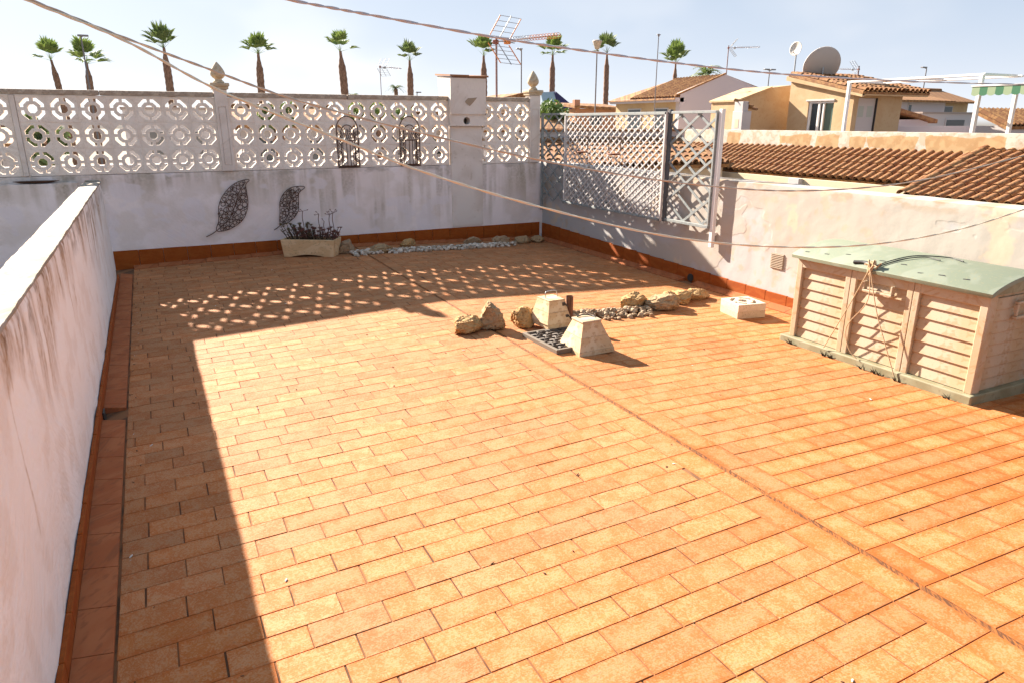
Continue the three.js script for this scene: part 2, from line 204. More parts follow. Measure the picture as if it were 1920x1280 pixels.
// ------------------------------------------------------------------ ground and terrace floor
const GY = -3.3, XJ = 1.346, AL = 0.02645, ARS = 0.03314, BZ = -0.00346;
const fy = (x, z) => (x < XJ ? -AL * (XJ - x) : -ARS * (x - XJ)) + BZ * z;
{
  const g = new THREE.PlaneGeometry(900, 900); g.rotateX(-Math.PI / 2); g.translate(0, GY, -150);
  struct('ground', g, mat([1, 1, 1], 0.95, { map: colTex(256, 256, (u, v) => mix3([0.20, 0.17, 0.13], [0.13, 0.125, 0.08], sstep(0.4, 0.6, per(u, v, 9, 3, 5))), [60, 60]) }));
}
const floor = new THREE.Group(); floor.name = 'terrace_floor'; floor.userData = { kind: 'structure', label: 'terrace floor of weathered clay tiles in running bond' }; scene.add(floor);
{
  const bed = (x0, x1) => { const d = 0.0028, g = slab([[x0, fy(x0 + 1e-6, -0.1) - d, -0.1], [x0, fy(x0 + 1e-6, 9.7) - d, 9.7], [x1, fy(x1 - 1e-6, 9.7) - d, 9.7], [x1, fy(x1 - 1e-6, -0.1) - d, -0.1]], [0, 1, 0], 0.16); return g; };
  part('mortar_bed', bed(-1.2, XJ - 0.0125), mortarMat, floor); part('mortar_bed', bed(XJ + 0.0125, 4.0), mortarMat, floor);
  // orange-brown filler of the expansion joint, a little below the tiles
  const jg = slab([[XJ - 0.0122, fy(XJ - 0.0122, 0.1) - 0.004, 0.1], [XJ - 0.0122, fy(XJ - 0.0122, 9.6) - 0.004, 9.6], [XJ + 0.0122, fy(XJ + 0.0122, 9.6) - 0.004, 9.6], [XJ + 0.0122, fy(XJ + 0.0122, 0.1) - 0.004, 0.1]], [0, 1, 0], 0.02);
  part('expansion_joint', jg, jointMat, floor);

  const TL = 0.2355, TW = 0.108, H = 0.011, C = 0.0011;
  function tileGeo(id) {
    const P = [], U = [], ci = id % AC, cj = Math.floor(id / AC), hx = TL / 2, hz = TW / 2;
    const ring = (x, z, y) => [[-x, y, -z], [x, y, -z], [x, y, z], [-x, y, z]], t = ring(hx - C, hz - C, 0), m = ring(hx, hz, -C), b = ring(hx + 0.0006, hz + 0.0006, -H);
    const push = v => { P.push(...v); U.push((ci + 0.02 + 0.96 * clamp01(v[0] / TL + 0.5)) / AC, (cj + 0.02 + 0.96 * clamp01(v[2] / TW + 0.5)) / AR); };
    const q4 = (a, b2, c, d) => { for (const v of [a, b2, c, a, c, d]) push(v); };
    q4(t[3], t[2], t[1], t[0]);
    for (let i = 0; i < 4; i++) { const j = (i + 1) % 4; q4(t[i], t[j], m[j], m[i]); q4(m[i], m[j], b[j], b[i]); }
    const g = new THREE.BufferGeometry(); g.setAttribute('position', new THREE.Float32BufferAttribute(P, 3)); g.setAttribute('uv', new THREE.Float32BufferAttribute(U, 2)); g.computeVertexNormals(); return g;
  }
  const geos = []; for (let i = 0; i < AC * AR; i++) geos.push(tileGeo(i));
  seed(77); const list = [];
  const put = (x, z, lx, lz, along) => { // lx, lz: extents in metres
    const st = clamp01(0.34 + 0.22 * (x - XJ) / 2 + 0.22 * (z - 5.2) / 2 + 0.75 * (fbm(x * 0.9, z * 0.9, 5, 3) - 0.5) + 0.35 * Math.exp(-Math.abs(x - XJ) / 0.25) * sstep(4.5, 7, z) + 0.18 * sstep(-0.45, -0.75, x) - 0.14 * sstep(-0.7, 0.2, x) * sstep(2.2, 1.0, x));  // stain level; shade reddening by left wall and sunlit paling are painted in
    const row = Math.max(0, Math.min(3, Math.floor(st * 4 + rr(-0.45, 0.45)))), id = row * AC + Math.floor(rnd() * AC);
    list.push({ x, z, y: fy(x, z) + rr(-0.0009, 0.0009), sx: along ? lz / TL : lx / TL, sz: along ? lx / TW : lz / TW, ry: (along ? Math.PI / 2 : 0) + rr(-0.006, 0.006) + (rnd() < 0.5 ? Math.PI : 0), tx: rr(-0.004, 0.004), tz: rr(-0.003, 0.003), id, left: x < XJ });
  };
  const PX = 0.2385, PZ = 0.111, gap = 0.0022;
  for (const [xa, xb] of [[-0.992, XJ - 0.142], [XJ + 0.142, 3.832]]) {
    let drift = rr(0, PX), row = 0;
    for (let z = 0.165; z < 9.5; z += PZ, row++) {
      drift += PX / 2 + (rnd() < 0.16 ? rr(-0.06, 0.06) : rr(-0.008, 0.008));
      let x = xa - ((drift % PX) + PX) % PX;
      while (x < xb - 0.02) {
        const a = Math.max(x, xa), b = Math.min(x + PX, xb), l = b - a - gap - 0.0018;
        if (l > 0.018) put((a + b) / 2 + rr(-0.0008, 0.0008), z + rr(-0.0006, 0.0006), l - Math.pow(rnd(), 3) * 0.004, PZ - gap - Math.pow(rnd(), 4) * 0.002);
        x += PX + (rnd() < 0.06 ? -rr(0.02, 0.1) : 0);
      }
    }
  }
  for (const xs of [XJ - 0.077, XJ + 0.077]) for (let z = 0.22; z < 9.5; z += 0.222) put(xs + rr(-0.001, 0.001), z, 0.128, 0.2195, true);
  // rank by size on the picture
  const v = new THREE.Vector3(), pm = camera.projectionMatrix.clone().multiply(camera.matrixWorldInverse);
  for (const t of list) {
    v.set(t.x, t.y, t.z).applyMatrix4(camera.matrixWorldInverse); const dep = -v.z; v.set(t.x, t.y, t.z).applyMatrix4(pm);
    t.rank = dep > 0.2 && Math.abs(v.x) < 1.03 && v.y > -1.03 && v.y < 1 ? t.sx * t.sz / (dep * dep * dep) : -1 - Math.abs(dep);
  }
  list.sort((a, b) => b.rank - a.rank);
  const rest = [], o = new THREE.Object3D(); o.rotation.order = 'ZXY';
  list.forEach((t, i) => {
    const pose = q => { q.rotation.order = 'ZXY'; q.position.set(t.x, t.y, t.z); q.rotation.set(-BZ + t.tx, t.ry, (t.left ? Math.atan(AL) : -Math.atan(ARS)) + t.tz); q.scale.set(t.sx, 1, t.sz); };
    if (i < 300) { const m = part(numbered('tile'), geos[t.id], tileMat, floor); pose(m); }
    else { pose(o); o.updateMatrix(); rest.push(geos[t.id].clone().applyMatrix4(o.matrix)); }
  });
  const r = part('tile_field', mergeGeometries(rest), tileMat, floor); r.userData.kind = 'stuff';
}

// ------------------------------------------------------------------ terrace walls
const lengthTiles = (t, place, a, b, p = 0.235) => { for (let s = a; s < b - 0.01; s += p) place(s + 0.0015, Math.min(s + p, b) - 0.0015); };
{ // back wall
  const w = thing('back_wall', 'long white plastered back wall with grey water streaks under the lattice', 'wall', [0.5, GY, -0.1]);
  const uvf = (x, y) => [(x + 3) / 7.1, (y + 0.2) / 1.12];
  wpart('wall', plasterWall(-4.2, 4.13, -0.28, 0.906, -0.14, 0.008, 0.012, [220, 30, 4], 0.003, uvf), backWallMat, w);
  wpart('lower_wall', box(-4.2, 4.13, GY, -0.285, -0.14, 0.0), plaster, w);
  // left-hand stretch stands forward and leaves a ledge under the lattice
  wpart('ledge', plasterWall(-4.2, -1.36, -0.28, 0.845, 0.011, 0.13, 0.012, [90, 26, 4], 0.003, uvf), backWallMat, w);
  lengthTiles(0, (a, b) => wpart('skirting_tile', rbox(a, b, -0.12, 0.128 + 0.002 * vhash(a * 50, 1, 1), 0.012, 0.024, 0.003, 1), skirtMat, w), -1.16, 3.9);
  lengthTiles(0, (a, b) => { const y = fy((a + b) / 2, 0.08); wpart('kerb_tile', slab([[a, y + 0.03, 0.026], [a, y + 0.006, 0.108], [b, y + 0.006, 0.108], [b, y + 0.03, 0.026]], [0, 1, 0], 0.05), kerbMat, w); }, -0.99, 3.83);
}
{ // left wall
  const w = thing('left_wall', 'low white side wall with brown drip stains and bright sunlit top', 'wall', [-1.19, GY, 5.2]);
  const uvf = (x, y, z) => [(z - 0.7) / 8.9, (y + 0.1)];
  wpart('wall', plasterWall(-1.252, -1.122, -0.3, 0.893, 0.74, 9.6, 0.018, [6, 40, 420], 0.007, uvf), leftWallMat, w);
  wpart('coping_skin', plasterWall(-1.2555, -1.1185, 0.880, 0.900, 0.737, 9.6, 0.0095, [10, 4, 420], 0.0065, (x, y, z) => [x, z * 0.62]), mat([1, 1, 1], 0.92, { map: colTex(256, 512, (u, v) => { const n = per(u, v, 9, 3, 5), m = per(u, v, 44, 6, 4); return mix3(mix3([0.345, 0.305, 0.255], [0.29, 0.24, 0.175], sstep(0.45, 0.6, n)), [0.32, 0.22, 0.13], 0.7 * sstep(0.62, 0.74, m)); }, [1.6, 1]), bumpMap: plasterBump, bumpScale: 0.006 }), w);
  wpart('end_cap', rbox(-1.245, -1.13, 0.9, 0.908, 0.74, 0.80, 0.003, 1), copingMat, w);
  wpart('lower_wall', box(-1.25, -1.125, GY, -0.305, 0.74, 9.6), plaster, w);
  lengthTiles(0, (a, b) => { const y = fy(-1.1, (a + b) / 2); wpart('skirting_tile', rbox(-1.119, -1.102, y - 0.03, y + 0.088 + 0.004 * vhash(a * 50, 2, 1), a, b, 0.004, 1), skirtMat, w); }, 0.745, 9.5);
  const kerb = (a, b) => { const y = fy(-1.05, (a + b) / 2); wpart('kerb_tile', slab([[-1.101, y + 0.032, a], [-1.101, y + 0.032, b], [-0.998, y + 0.014, b], [-0.998, y + 0.014, a]], [0, 1, 0], 0.06), kerbMat, w); };
  lengthTiles(0, kerb, 0.42, 4.24); lengthTiles(0, kerb, 4.42, 9.5);
  wpart('drain_dark_plate', rbox(-1.1015, -1.092, fy(-1.1, 4.33) - 0.01, fy(-1.1, 4.33) + 0.05, 4.29, 4.37, 0.003, 1), blackPlastic, w);  // black plate standing in for the shaded drain opening
}
{ // right wall
  const w = thing('right_wall', 'sunlit white side wall with flaking cream paint and hairline cracks', 'wall', [4.1, GY, 4.8]);
  const uvf = (x, y, z) => [(z + 0.3) / 9.9, (y + 0.2) / 1.13];
  wpart('wall', plasterWall(3.948, 4.2, -0.3, 0.913, -0.14, 9.6, 0.014, [8, 36, 420], 0.004, uvf), rightWallMat, w);
  wpart('lower_wall', box(3.955, 4.19, GY, -0.305, -0.14, 9.6), plaster, w);
  lengthTiles(0, (a, b) => { const y = fy(3.93, (a + b) / 2); wpart('skirting_tile', rbox(3.93, 3.9475, y - 0.03, 0.118 - 0.027 * a + 0.002 * vhash(a * 50, 3, 1) + (a > 3.6 ? 0.012 * (a - 3.6) : 0), a, b, 0.003, 1), skirtMat, w); }, 0.03, 9.5);
  const kerb = (a, b) => { const y = fy(3.88, (a + b) / 2); wpart('kerb_tile', slab([[3.836, y + 0.006, a], [3.836, y + 0.006, b], [3.929, y + 0.03, b], [3.929, y + 0.03, a]], [0, 1, 0], 0.05), kerbMat, w); };
  lengthTiles(0, kerb, 0.12, 2.98); lengthTiles(0, kerb, 3.16, 9.5);
  // round drain at the foot: black disc painted for the hole's inner shade
  const dr = new THREE.CylinderGeometry(0.04, 0.04, 0.01, 20); dr.rotateZ(Math.PI / 2); dr.translate(3.926, fy(3.92, 3.06) + 0.042, 3.06); wpart('drain_dark_plate', dr, blackPlastic, w);
  // plaster vent with horizontal slots
  wpart('vent_back', rbox(3.944, 3.949, 0.222, 0.352, 4.03, 4.17, 0.002, 1), mat([0.3, 0.24, 0.18], 0.9), w);
  for (let i = 0; i < 9; i++) wpart('vent_slat', rbox(3.938, 3.950, 0.226 + i * 0.0141, 0.233 + i * 0.0141, 4.032, 4.168, 0.002, 1), mat([0.38, 0.3, 0.22], 0.9), w);
}
struct('house_body', box(-4.1, 3.94, GY + 0.002, -0.34, 0.01, 9.55), plaster);
struct('side_terrace_floor', box(-4.15, -1.26, -0.33, -0.2, 0.14, 9.5), mortarMat);

// ------------------------------------------------------------------ lattice parapet, pillars, chimney
const LY = 0.9085, BS = 0.25;
{
  const lp = thing('lattice_parapet', 'pierced concrete lattice blocks in three courses on the back wall', 'lattice', [0.5, LY, -0.03]);
  const sh = new THREE.Shape(), h = BS / 2 - 0.0015; sh.moveTo(-h, -h); sh.lineTo(h, -h); sh.lineTo(h, h); sh.lineTo(-h, h); sh.closePath();
  const oc = 0.0415, hole = (pts) => { const p = new THREE.Path(); p.moveTo(...pts[0]); for (const q of pts.slice(1)) p.lineTo(...q); p.closePath(); sh.holes.push(p); };
  const k = oc * 0.4142; hole([[oc, -k], [k, -oc], [-k, -oc], [-oc, -k], [-oc, k], [-k, oc], [k, oc], [oc, k]]);
  const ro = 0.101, ri = 0.066, b = 0.0125, ko = 0.047, ki = 0.034, q0 = [[ro, b], [ro, ko], [ko, ro], [b, ro], [b, ri], [ki, ri], [ri, ki], [ri, b]];
  for (const [sx, sy] of [[1, 1], [-1, 1], [-1, -1], [1, -1]]) { const q = q0.map(p => [p[0] * sx, p[1] * sy]); hole(sx * sy > 0 ? q.reverse() : q); }
  const variants = []; for (let i = 0; i < 4; i++) { const g = new THREE.ExtrudeGeometry(sh, { depth: 0.052, bevelEnabled: true, bevelSize: 0.0025, bevelThickness: 0.003, bevelSegments: 1, steps: 1 }); g.translate(0, 0, -0.055); const uv = g.attributes.uv; for (let j = 0; j < uv.count; j++) uv.setXY(j, uv.getX(j) + i * 0.37, uv.getY(j) + i * 0.21); variants.push(g); }
  globalThis.latticeGeo = variants[0];
  seed(5); let cnt = 0;
  const cols = []; for (let i = 0; i < 9; i++) cols.push(-0.125 - i * BS - (i >= 7 ? 0.05 : 0)); for (let i = 0; i < 10; i++) cols.push(0.2537 + i * BS); for (let i = 0; i < 3; i++) cols.push(3.1325 + i * BS);
  for (const x of cols) for (let r = 0; r < 3; r++) { const m = part(numbered('lattice_block'), variants[cnt++ % 4], blockMat, lp, [x - 0.5, 0.125 + r * BS, 0.03 + rr(-0.002, 0.002)]); m.rotation.z = rr(-0.004, 0.004); }
  for (const [a, c] of [[-2.4, -1.05], [-1.047, -0.004], [0.131, 1.4], [1.403, 2.625], [3.085, 3.735]]) wpart('coping', plasterWall(a, c, 1.662, 1.712, -0.085, 0.018, 0.008, [40, 3, 4], 0.002, (x, y, z) => [x, y + z]), copingMat, lp);
  wpart('rib', rbox(-1.797, -1.753, LY, 1.66, -0.07, 0.012, 0.004, 1), plaster, lp);
}
function pillar(x0, x1, label, tall) {
  const cx = (x0 + x1) / 2, w = (x1 - x0), g = thing('pillar', label, 'pillar', [cx, LY, -0.01], 0, 'parapet pillars with finials');
  part('shaft', rbox(-w / 2, w / 2, 0, 0.83, -0.09, 0.03, 0.005, 2), plaster, g);
  // raised border and panel leave a groove
  const s = new THREE.Shape(); s.moveTo(-w / 2 + 0.002, 0.002); s.lineTo(w / 2 - 0.002, 0.002); s.lineTo(w / 2 - 0.002, 0.828); s.lineTo(-w / 2 + 0.002, 0.828); s.closePath();
  const p = new THREE.Path(), iw = w / 2 - 0.026; p.moveTo(-iw, 0.06); p.lineTo(-iw, 0.66); p.lineTo(iw, 0.66); p.lineTo(iw, 0.06); p.closePath(); s.holes.push(p);
  const f = new THREE.ExtrudeGeometry(s, { depth: 0.007, bevelEnabled: true, bevelSize: 0.001, bevelThickness: 0.002, bevelSegments: 1 }); f.translate(0, 0, 0.0305); part('border', f, plaster, g);
  part('panel', rbox(-iw + 0.005, iw - 0.005, 0.065, 0.655, 0.025, 0.036, 0.003, 1), plaster, g);
  const cap = merge([rbox(-w / 2 - 0.018, w / 2 + 0.018, 0.832, 0.862, -0.108, 0.056, 0.006, 2), rbox(-w / 2 - 0.03, w / 2 + 0.03, 0.86, 0.895, -0.12, 0.068, 0.009, 2)]); part('cap', cap, finialMat, g);
  const t = tall, pr = [[0, 0], [0.056, 0], [0.058, 0.012], [0.044, 0.026], [0.034, 0.036], [0.036, 0.044], [0.052, 0.054], [0.07, 0.075], [0.0745, 0.095], [0.07, 0.118], [0.055, 0.148], [0.038, 0.175], [0.02, 0.197], [0.008, 0.212], [0, 0.216]].map(q => new THREE.Vector2(q[0], q[1] * t));
  const lg = new THREE.LatheGeometry(pr, 28); lg.translate(0, 0.894, -0.026); part('finial', lg, finialMat, g);
  return g;
}
pillar(-0.001, 0.129, 'white parapet pillar with weathered finial, left of the arched wire racks', 0.97);
pillar(3.738, 3.888, 'white parapet pillar with pointed finial at the right-hand corner', 1.08);
{
  const c = thing('barbecue_chimney', 'white plastered chimney with a round flue hole and clay tiled top', 'chimney', [2.85, LY, -0.05]);
  wpart('lower_breast', plasterWall(2.64, 3.072, 0.14, 1.366, -0.3, 0.022, 0.015, [20, 40, 8], 0.003, (x, y) => [x, y]), plaster, c);
  const s = new THREE.Shape(); s.moveTo(2.632, 1.368); s.lineTo(3.082, 1.368); s.lineTo(3.082, 1.508); s.lineTo(2.632, 1.508); s.closePath(); const ph = new THREE.Path(); ph.absarc(2.842, 1.428, 0.046, 0, Math.PI * 2, true); s.holes.push(ph);
  const bg = new THREE.ExtrudeGeometry(s, { depth: 0.1, bevelEnabled: true, bevelSize: 0.003, bevelThickness: 0.003, bevelSegments: 1, curveSegments: 20 }); bg.translate(0, 0, -0.035); wpart('flue_band', bg, plaster, c);
  wpart('flue_dark_backing', box(2.65, 3.06, 1.369, 1.507, -0.3, -0.039), blackPlastic, c);  // sooty black backing, stands in for the darkness inside the hole
  // upper hood, its left flank sweeping back
  const prof = new THREE.Shape(); prof.moveTo(0.085, 1.511); prof.lineTo(0.098, 1.92); prof.lineTo(-0.34, 1.955); prof.quadraticCurveTo(-0.27, 1.78, -0.33, 1.511); prof.closePath();
  const hg = new THREE.ExtrudeGeometry(prof, { depth: 0.452, bevelEnabled: true, bevelSize: 0.006, bevelThickness: 0.006, bevelSegments: 2, curveSegments: 10 }); hg.rotateY(-Math.PI / 2); hg.translate(3.084, 0, 0); wpart('hood', hg, plaster, c);
  const clay = mat([0.30, 0.135, 0.062], 0.85);
  wpart('top_tile', slab([[2.612, 1.952, 0.125], [2.855, 1.952, 0.125], [2.855, 1.985, -0.37], [2.612, 1.985, -0.37]], [0, 1, 0], 0.02), clay, c);
  wpart('top_tile', slab([[2.858, 1.943, 0.12], [3.112, 1.949, 0.128], [3.112, 1.982, -0.37], [2.858, 1.978, -0.37]], [0, 1, 0], 0.02), clay, c);
  wpart('mortar_line', rbox(2.635, 3.09, 1.917, 1.933, -0.3, 0.108, 0.004, 1), mat([0.2, 0.12, 0.08], 0.95), c);
  const ch = new THREE.Shape(); [[0, 0], [0.05, -0.035], [0.1, 0.01], [0.15, 0.065], [0.1, 0.058], [0.03, 0.055], [-0.01, 0.02]].forEach((q, i) => i ? ch.lineTo(...q) : ch.moveTo(...q)); ch.closePath();
  const cg = new THREE.ExtrudeGeometry(ch, { depth: 0.004, bevelEnabled: false }); cg.translate(2.82, 1.635, 0.097); wpart('bare_plaster_patch', cg, mat([0.36, 0.27, 0.19], 0.95), c);
}

// ------------------------------------------------------------------ things on and by the back wall
function leafArt(outline, stem, rib, label, sd) {
  const c = new THREE.Vector2(rib[2][0], rib[2][1]), g = thing('wall_leaf', label, 'wall art', [c.x, c.y - 0.25, 0.036], 0, 'metal wall leaves');
  const curve = new THREE.CatmullRomCurve3(outline.map(p => new THREE.Vector3(p[0], p[1], 0)), true, 'centripetal'), pts = curve.getPoints(90).slice(0, -1);
  const ribC = new THREE.CatmullRomCurve3(rib.map(p => new THREE.Vector3(p[0], p[1], 0))), rp = ribC.getPoints(40);
  const inside = (x, y) => { let r = false; for (let i = 0, j = pts.length - 1; i < pts.length; j = i++) if ((pts[i].y > y) !== (pts[j].y > y) && x < (pts[j].x - pts[i].x) * (y - pts[i].y) / (pts[j].y - pts[i].y) + pts[i].x) r = !r; return r; };
  seed(sd); const cells = [];
  const edge = (x, y) => { let d = 9; for (const p of pts) d = Math.min(d, Math.hypot(p.x - x, p.y - y)); for (const p of rp) d = Math.min(d, Math.hypot(p.x - x, p.y - y) - 0.002); return d; };
  for (let k = 0; k < 9000 && cells.length < 170; k++) {
    const x = rr(-0.2, 0.9), y = rr(0.25, 0.85); if (!inside(x, y)) continue;
    const r = rr(0.018, 0.028) * (k > 6000 ? 0.42 : k > 3000 ? 0.66 : 1); if (edge(x, y) < r + 0.001) continue;
    if (cells.some(q => Math.hypot(q.x - x, q.y - y) < (q.r + r) * 0.95)) continue;
    cells.push({ x, y, r });
  }
  const loops = [];
  for (const q of cells) loops.push([q, rr(0.5, 1.2)]);
  wpart('midrib', tube(rp.map(p => [p.x, p.y, 0.036]), 0.0045, 40, 6), rustMat, g);
  wpart('leaf_rim', tube(pts.filter((p, i) => i % 2 === 0).map(p => [p.x, p.y, 0.034]), 0.0042, 120, 6, true), rustMat, g);
  wpart('stem', tube([[...stem[0], 0.03], [(stem[0][0] + stem[1][0]) / 2, (stem[0][1] + stem[1][1]) / 2 - 0.004, 0.036], [...stem[1], 0.034]], 0.005, 14, 6), rustMat, g);
  wpart('wall_bracket', bar([rib[2][0], rib[2][1], 0.006], [rib[2][0], rib[2][1], 0.034], 0.006), rustMat, g);
  // side veins and the rings of the open cells
  for (const k of [8, 14, 20, 26, 32]) for (const d of [1, -1]) { const p = rp[k], t = ribC.getTangent(k / 40), n = new THREE.Vector2(-t.y * d + t.x * 0.9, t.x * d + t.y * 0.9).normalize(); let l = 0; while (l < 0.2 && inside(p.x + n.x * l, p.y + n.y * l)) l += 0.004; wpart('side_vein', tube([[p.x, p.y, 0.035], [p.x + n.x * l * 0.5, p.y + n.y * l * 0.5, 0.035], [p.x + n.x * l, p.y + n.y * l, 0.035]], 0.002, 8, 4), rustMat, g); }
  wpart('cell_rings', merge(loops.map(([q, a]) => { const t = new THREE.TorusGeometry(q.r, 0.0042, 5, 14); t.scale(1, 0.88, 1); t.rotateZ(a); t.translate(q.x, q.y, 0.035); return t; })), rustMat, g);
}
leafArt([[-0.139, 0.278], [-0.105, 0.389], [-0.087, 0.54], [-0.037, 0.645], [0.064, 0.751], [0.163, 0.801], [0.258, 0.811], [0.215, 0.764], [0.214, 0.679], [0.217, 0.579], [0.197, 0.48], [0.143, 0.383], [0.068, 0.324], [-0.032, 0.28]], [[-0.251, 0.219], [-0.139, 0.278]], [[-0.139, 0.278], [0.018, 0.418], [0.085, 0.559], [0.142, 0.691], [0.213, 0.786]], 'larger openwork rusty metal leaf hung on the bare wall', 31);
leafArt([[0.541, 0.303], [0.547, 0.462], [0.555, 0.554], [0.595, 0.635], [0.673, 0.701], [0.767, 0.72], [0.844, 0.708], [0.774, 0.646], [0.759, 0.535], [0.747, 0.451], [0.699, 0.378], [0.62, 0.322]], [[0.463, 0.247], [0.541, 0.303]], [[0.541, 0.303], [0.628, 0.401], [0.662, 0.53], [0.704, 0.63], [0.783, 0.701]], 'smaller openwork rusty metal leaf behind the planter', 57);

function wireRack(x, label) {
  const g = thing('wall_rack', label, 'wall rack', [x, LY + 0.003, 0.015], 0, 'arched wire racks on the lattice'), W = 0.122, HS = 0.42, r = 0.0062;
  const arch = (w, y0, ys, rise, z, rad) => { const p = [[-w, y0, z], [-w, ys * 0.5, z], [-w, ys, z]]; for (let i = 1; i < 12; i++) { const a = Math.PI * (1 - i / 12); p.push([Math.cos(a) * w, ys + Math.sin(a) * rise, z]); } p.push([w, ys, z], [w, ys * 0.5, z], [w, y0, z]); return tube(p, rad, 70, 6); };
  part('outer_arch', arch(W, 0, HS, 0.145, 0.012, r), rustMat, g);
  part('inner_arch', arch(W - 0.045, 0, HS - 0.05, 0.1, 0.014, 0.0055), rustMat, g);
  // bowed front basket
  const bow = t => 0.02 + 0.085 * Math.cos(t * Math.PI / 2);
  for (let i = -2; i <= 2; i++) { const t = i / 2.6, xx = t * (W - 0.03); part('basket_bar', tube([[xx, 0.02, bow(t)], [xx, 0.2, bow(t)], [xx, 0.30, bow(t)]], 0.0048, 12, 5), rustMat, g); }
  for (const y of [0.02, 0.30]) { const p = []; for (let i = -8; i <= 8; i++) { const t = i / 8; p.push([t * (W - 0.03), y, bow(t)]); } part('basket_hoop', tube(p, 0.007, 40, 6), rustMat, g); }
  part('foot_bar', bar([-W, 0.004, 0.012], [W, 0.004, 0.012], 0.006), rustMat, g);
  // net of the arch head and scrolls of the side borders
  const net = []; for (let i = -3; i <= 3; i++) for (const s of [-1, 1]) net.push(tube([[i * 0.024, 0.31, 0.014], [i * 0.024 + s * 0.02, 0.37, 0.02], [i * 0.02 + s * 0.028, 0.44 - Math.abs(i) * 0.014, 0.014]], 0.0026, 10, 4)); part('net', merge(net), rustMat, g);
  for (const s of [-1, 1]) { const sc = []; for (let k = 0; k < 9; k++) { const y = 0.03 + k * 0.044, p = []; for (let i = 0; i <= 12; i++) { const a = i / 12 * Math.PI * 1.7; p.push([s * (W - 0.023) + Math.cos(a) * 0.016 * (1 - i / 30), y + Math.sin(a) * 0.02 * (k % 2 ? 1 : -1) * (1 - i / 30), 0.013]); } sc.push(tube(p, 0.0035, 16, 4)); } part('scrollwork', merge(sc), rustMat, g); }
}
wireRack(1.37, 'arched dark wire wall rack nearer the left pillar'); wireRack(2.115, 'arched dark wire wall rack beside the chimney');

one('plate', new THREE.LatheGeometry([[0, 0], [0.13, 0.002], [0.17, 0.012], [0.192, 0.016], [0.19, 0.02], [0.165, 0.017], [0.12, 0.008], [0, 0.006]].map(q => new THREE.Vector2(...q)), 40).scale(1, 1, 0.3).translate(-1.70, 0.8475, 0.072), rustMat, 'flat dark brown plate lying on the ledge beyond the left wall', 'plate');

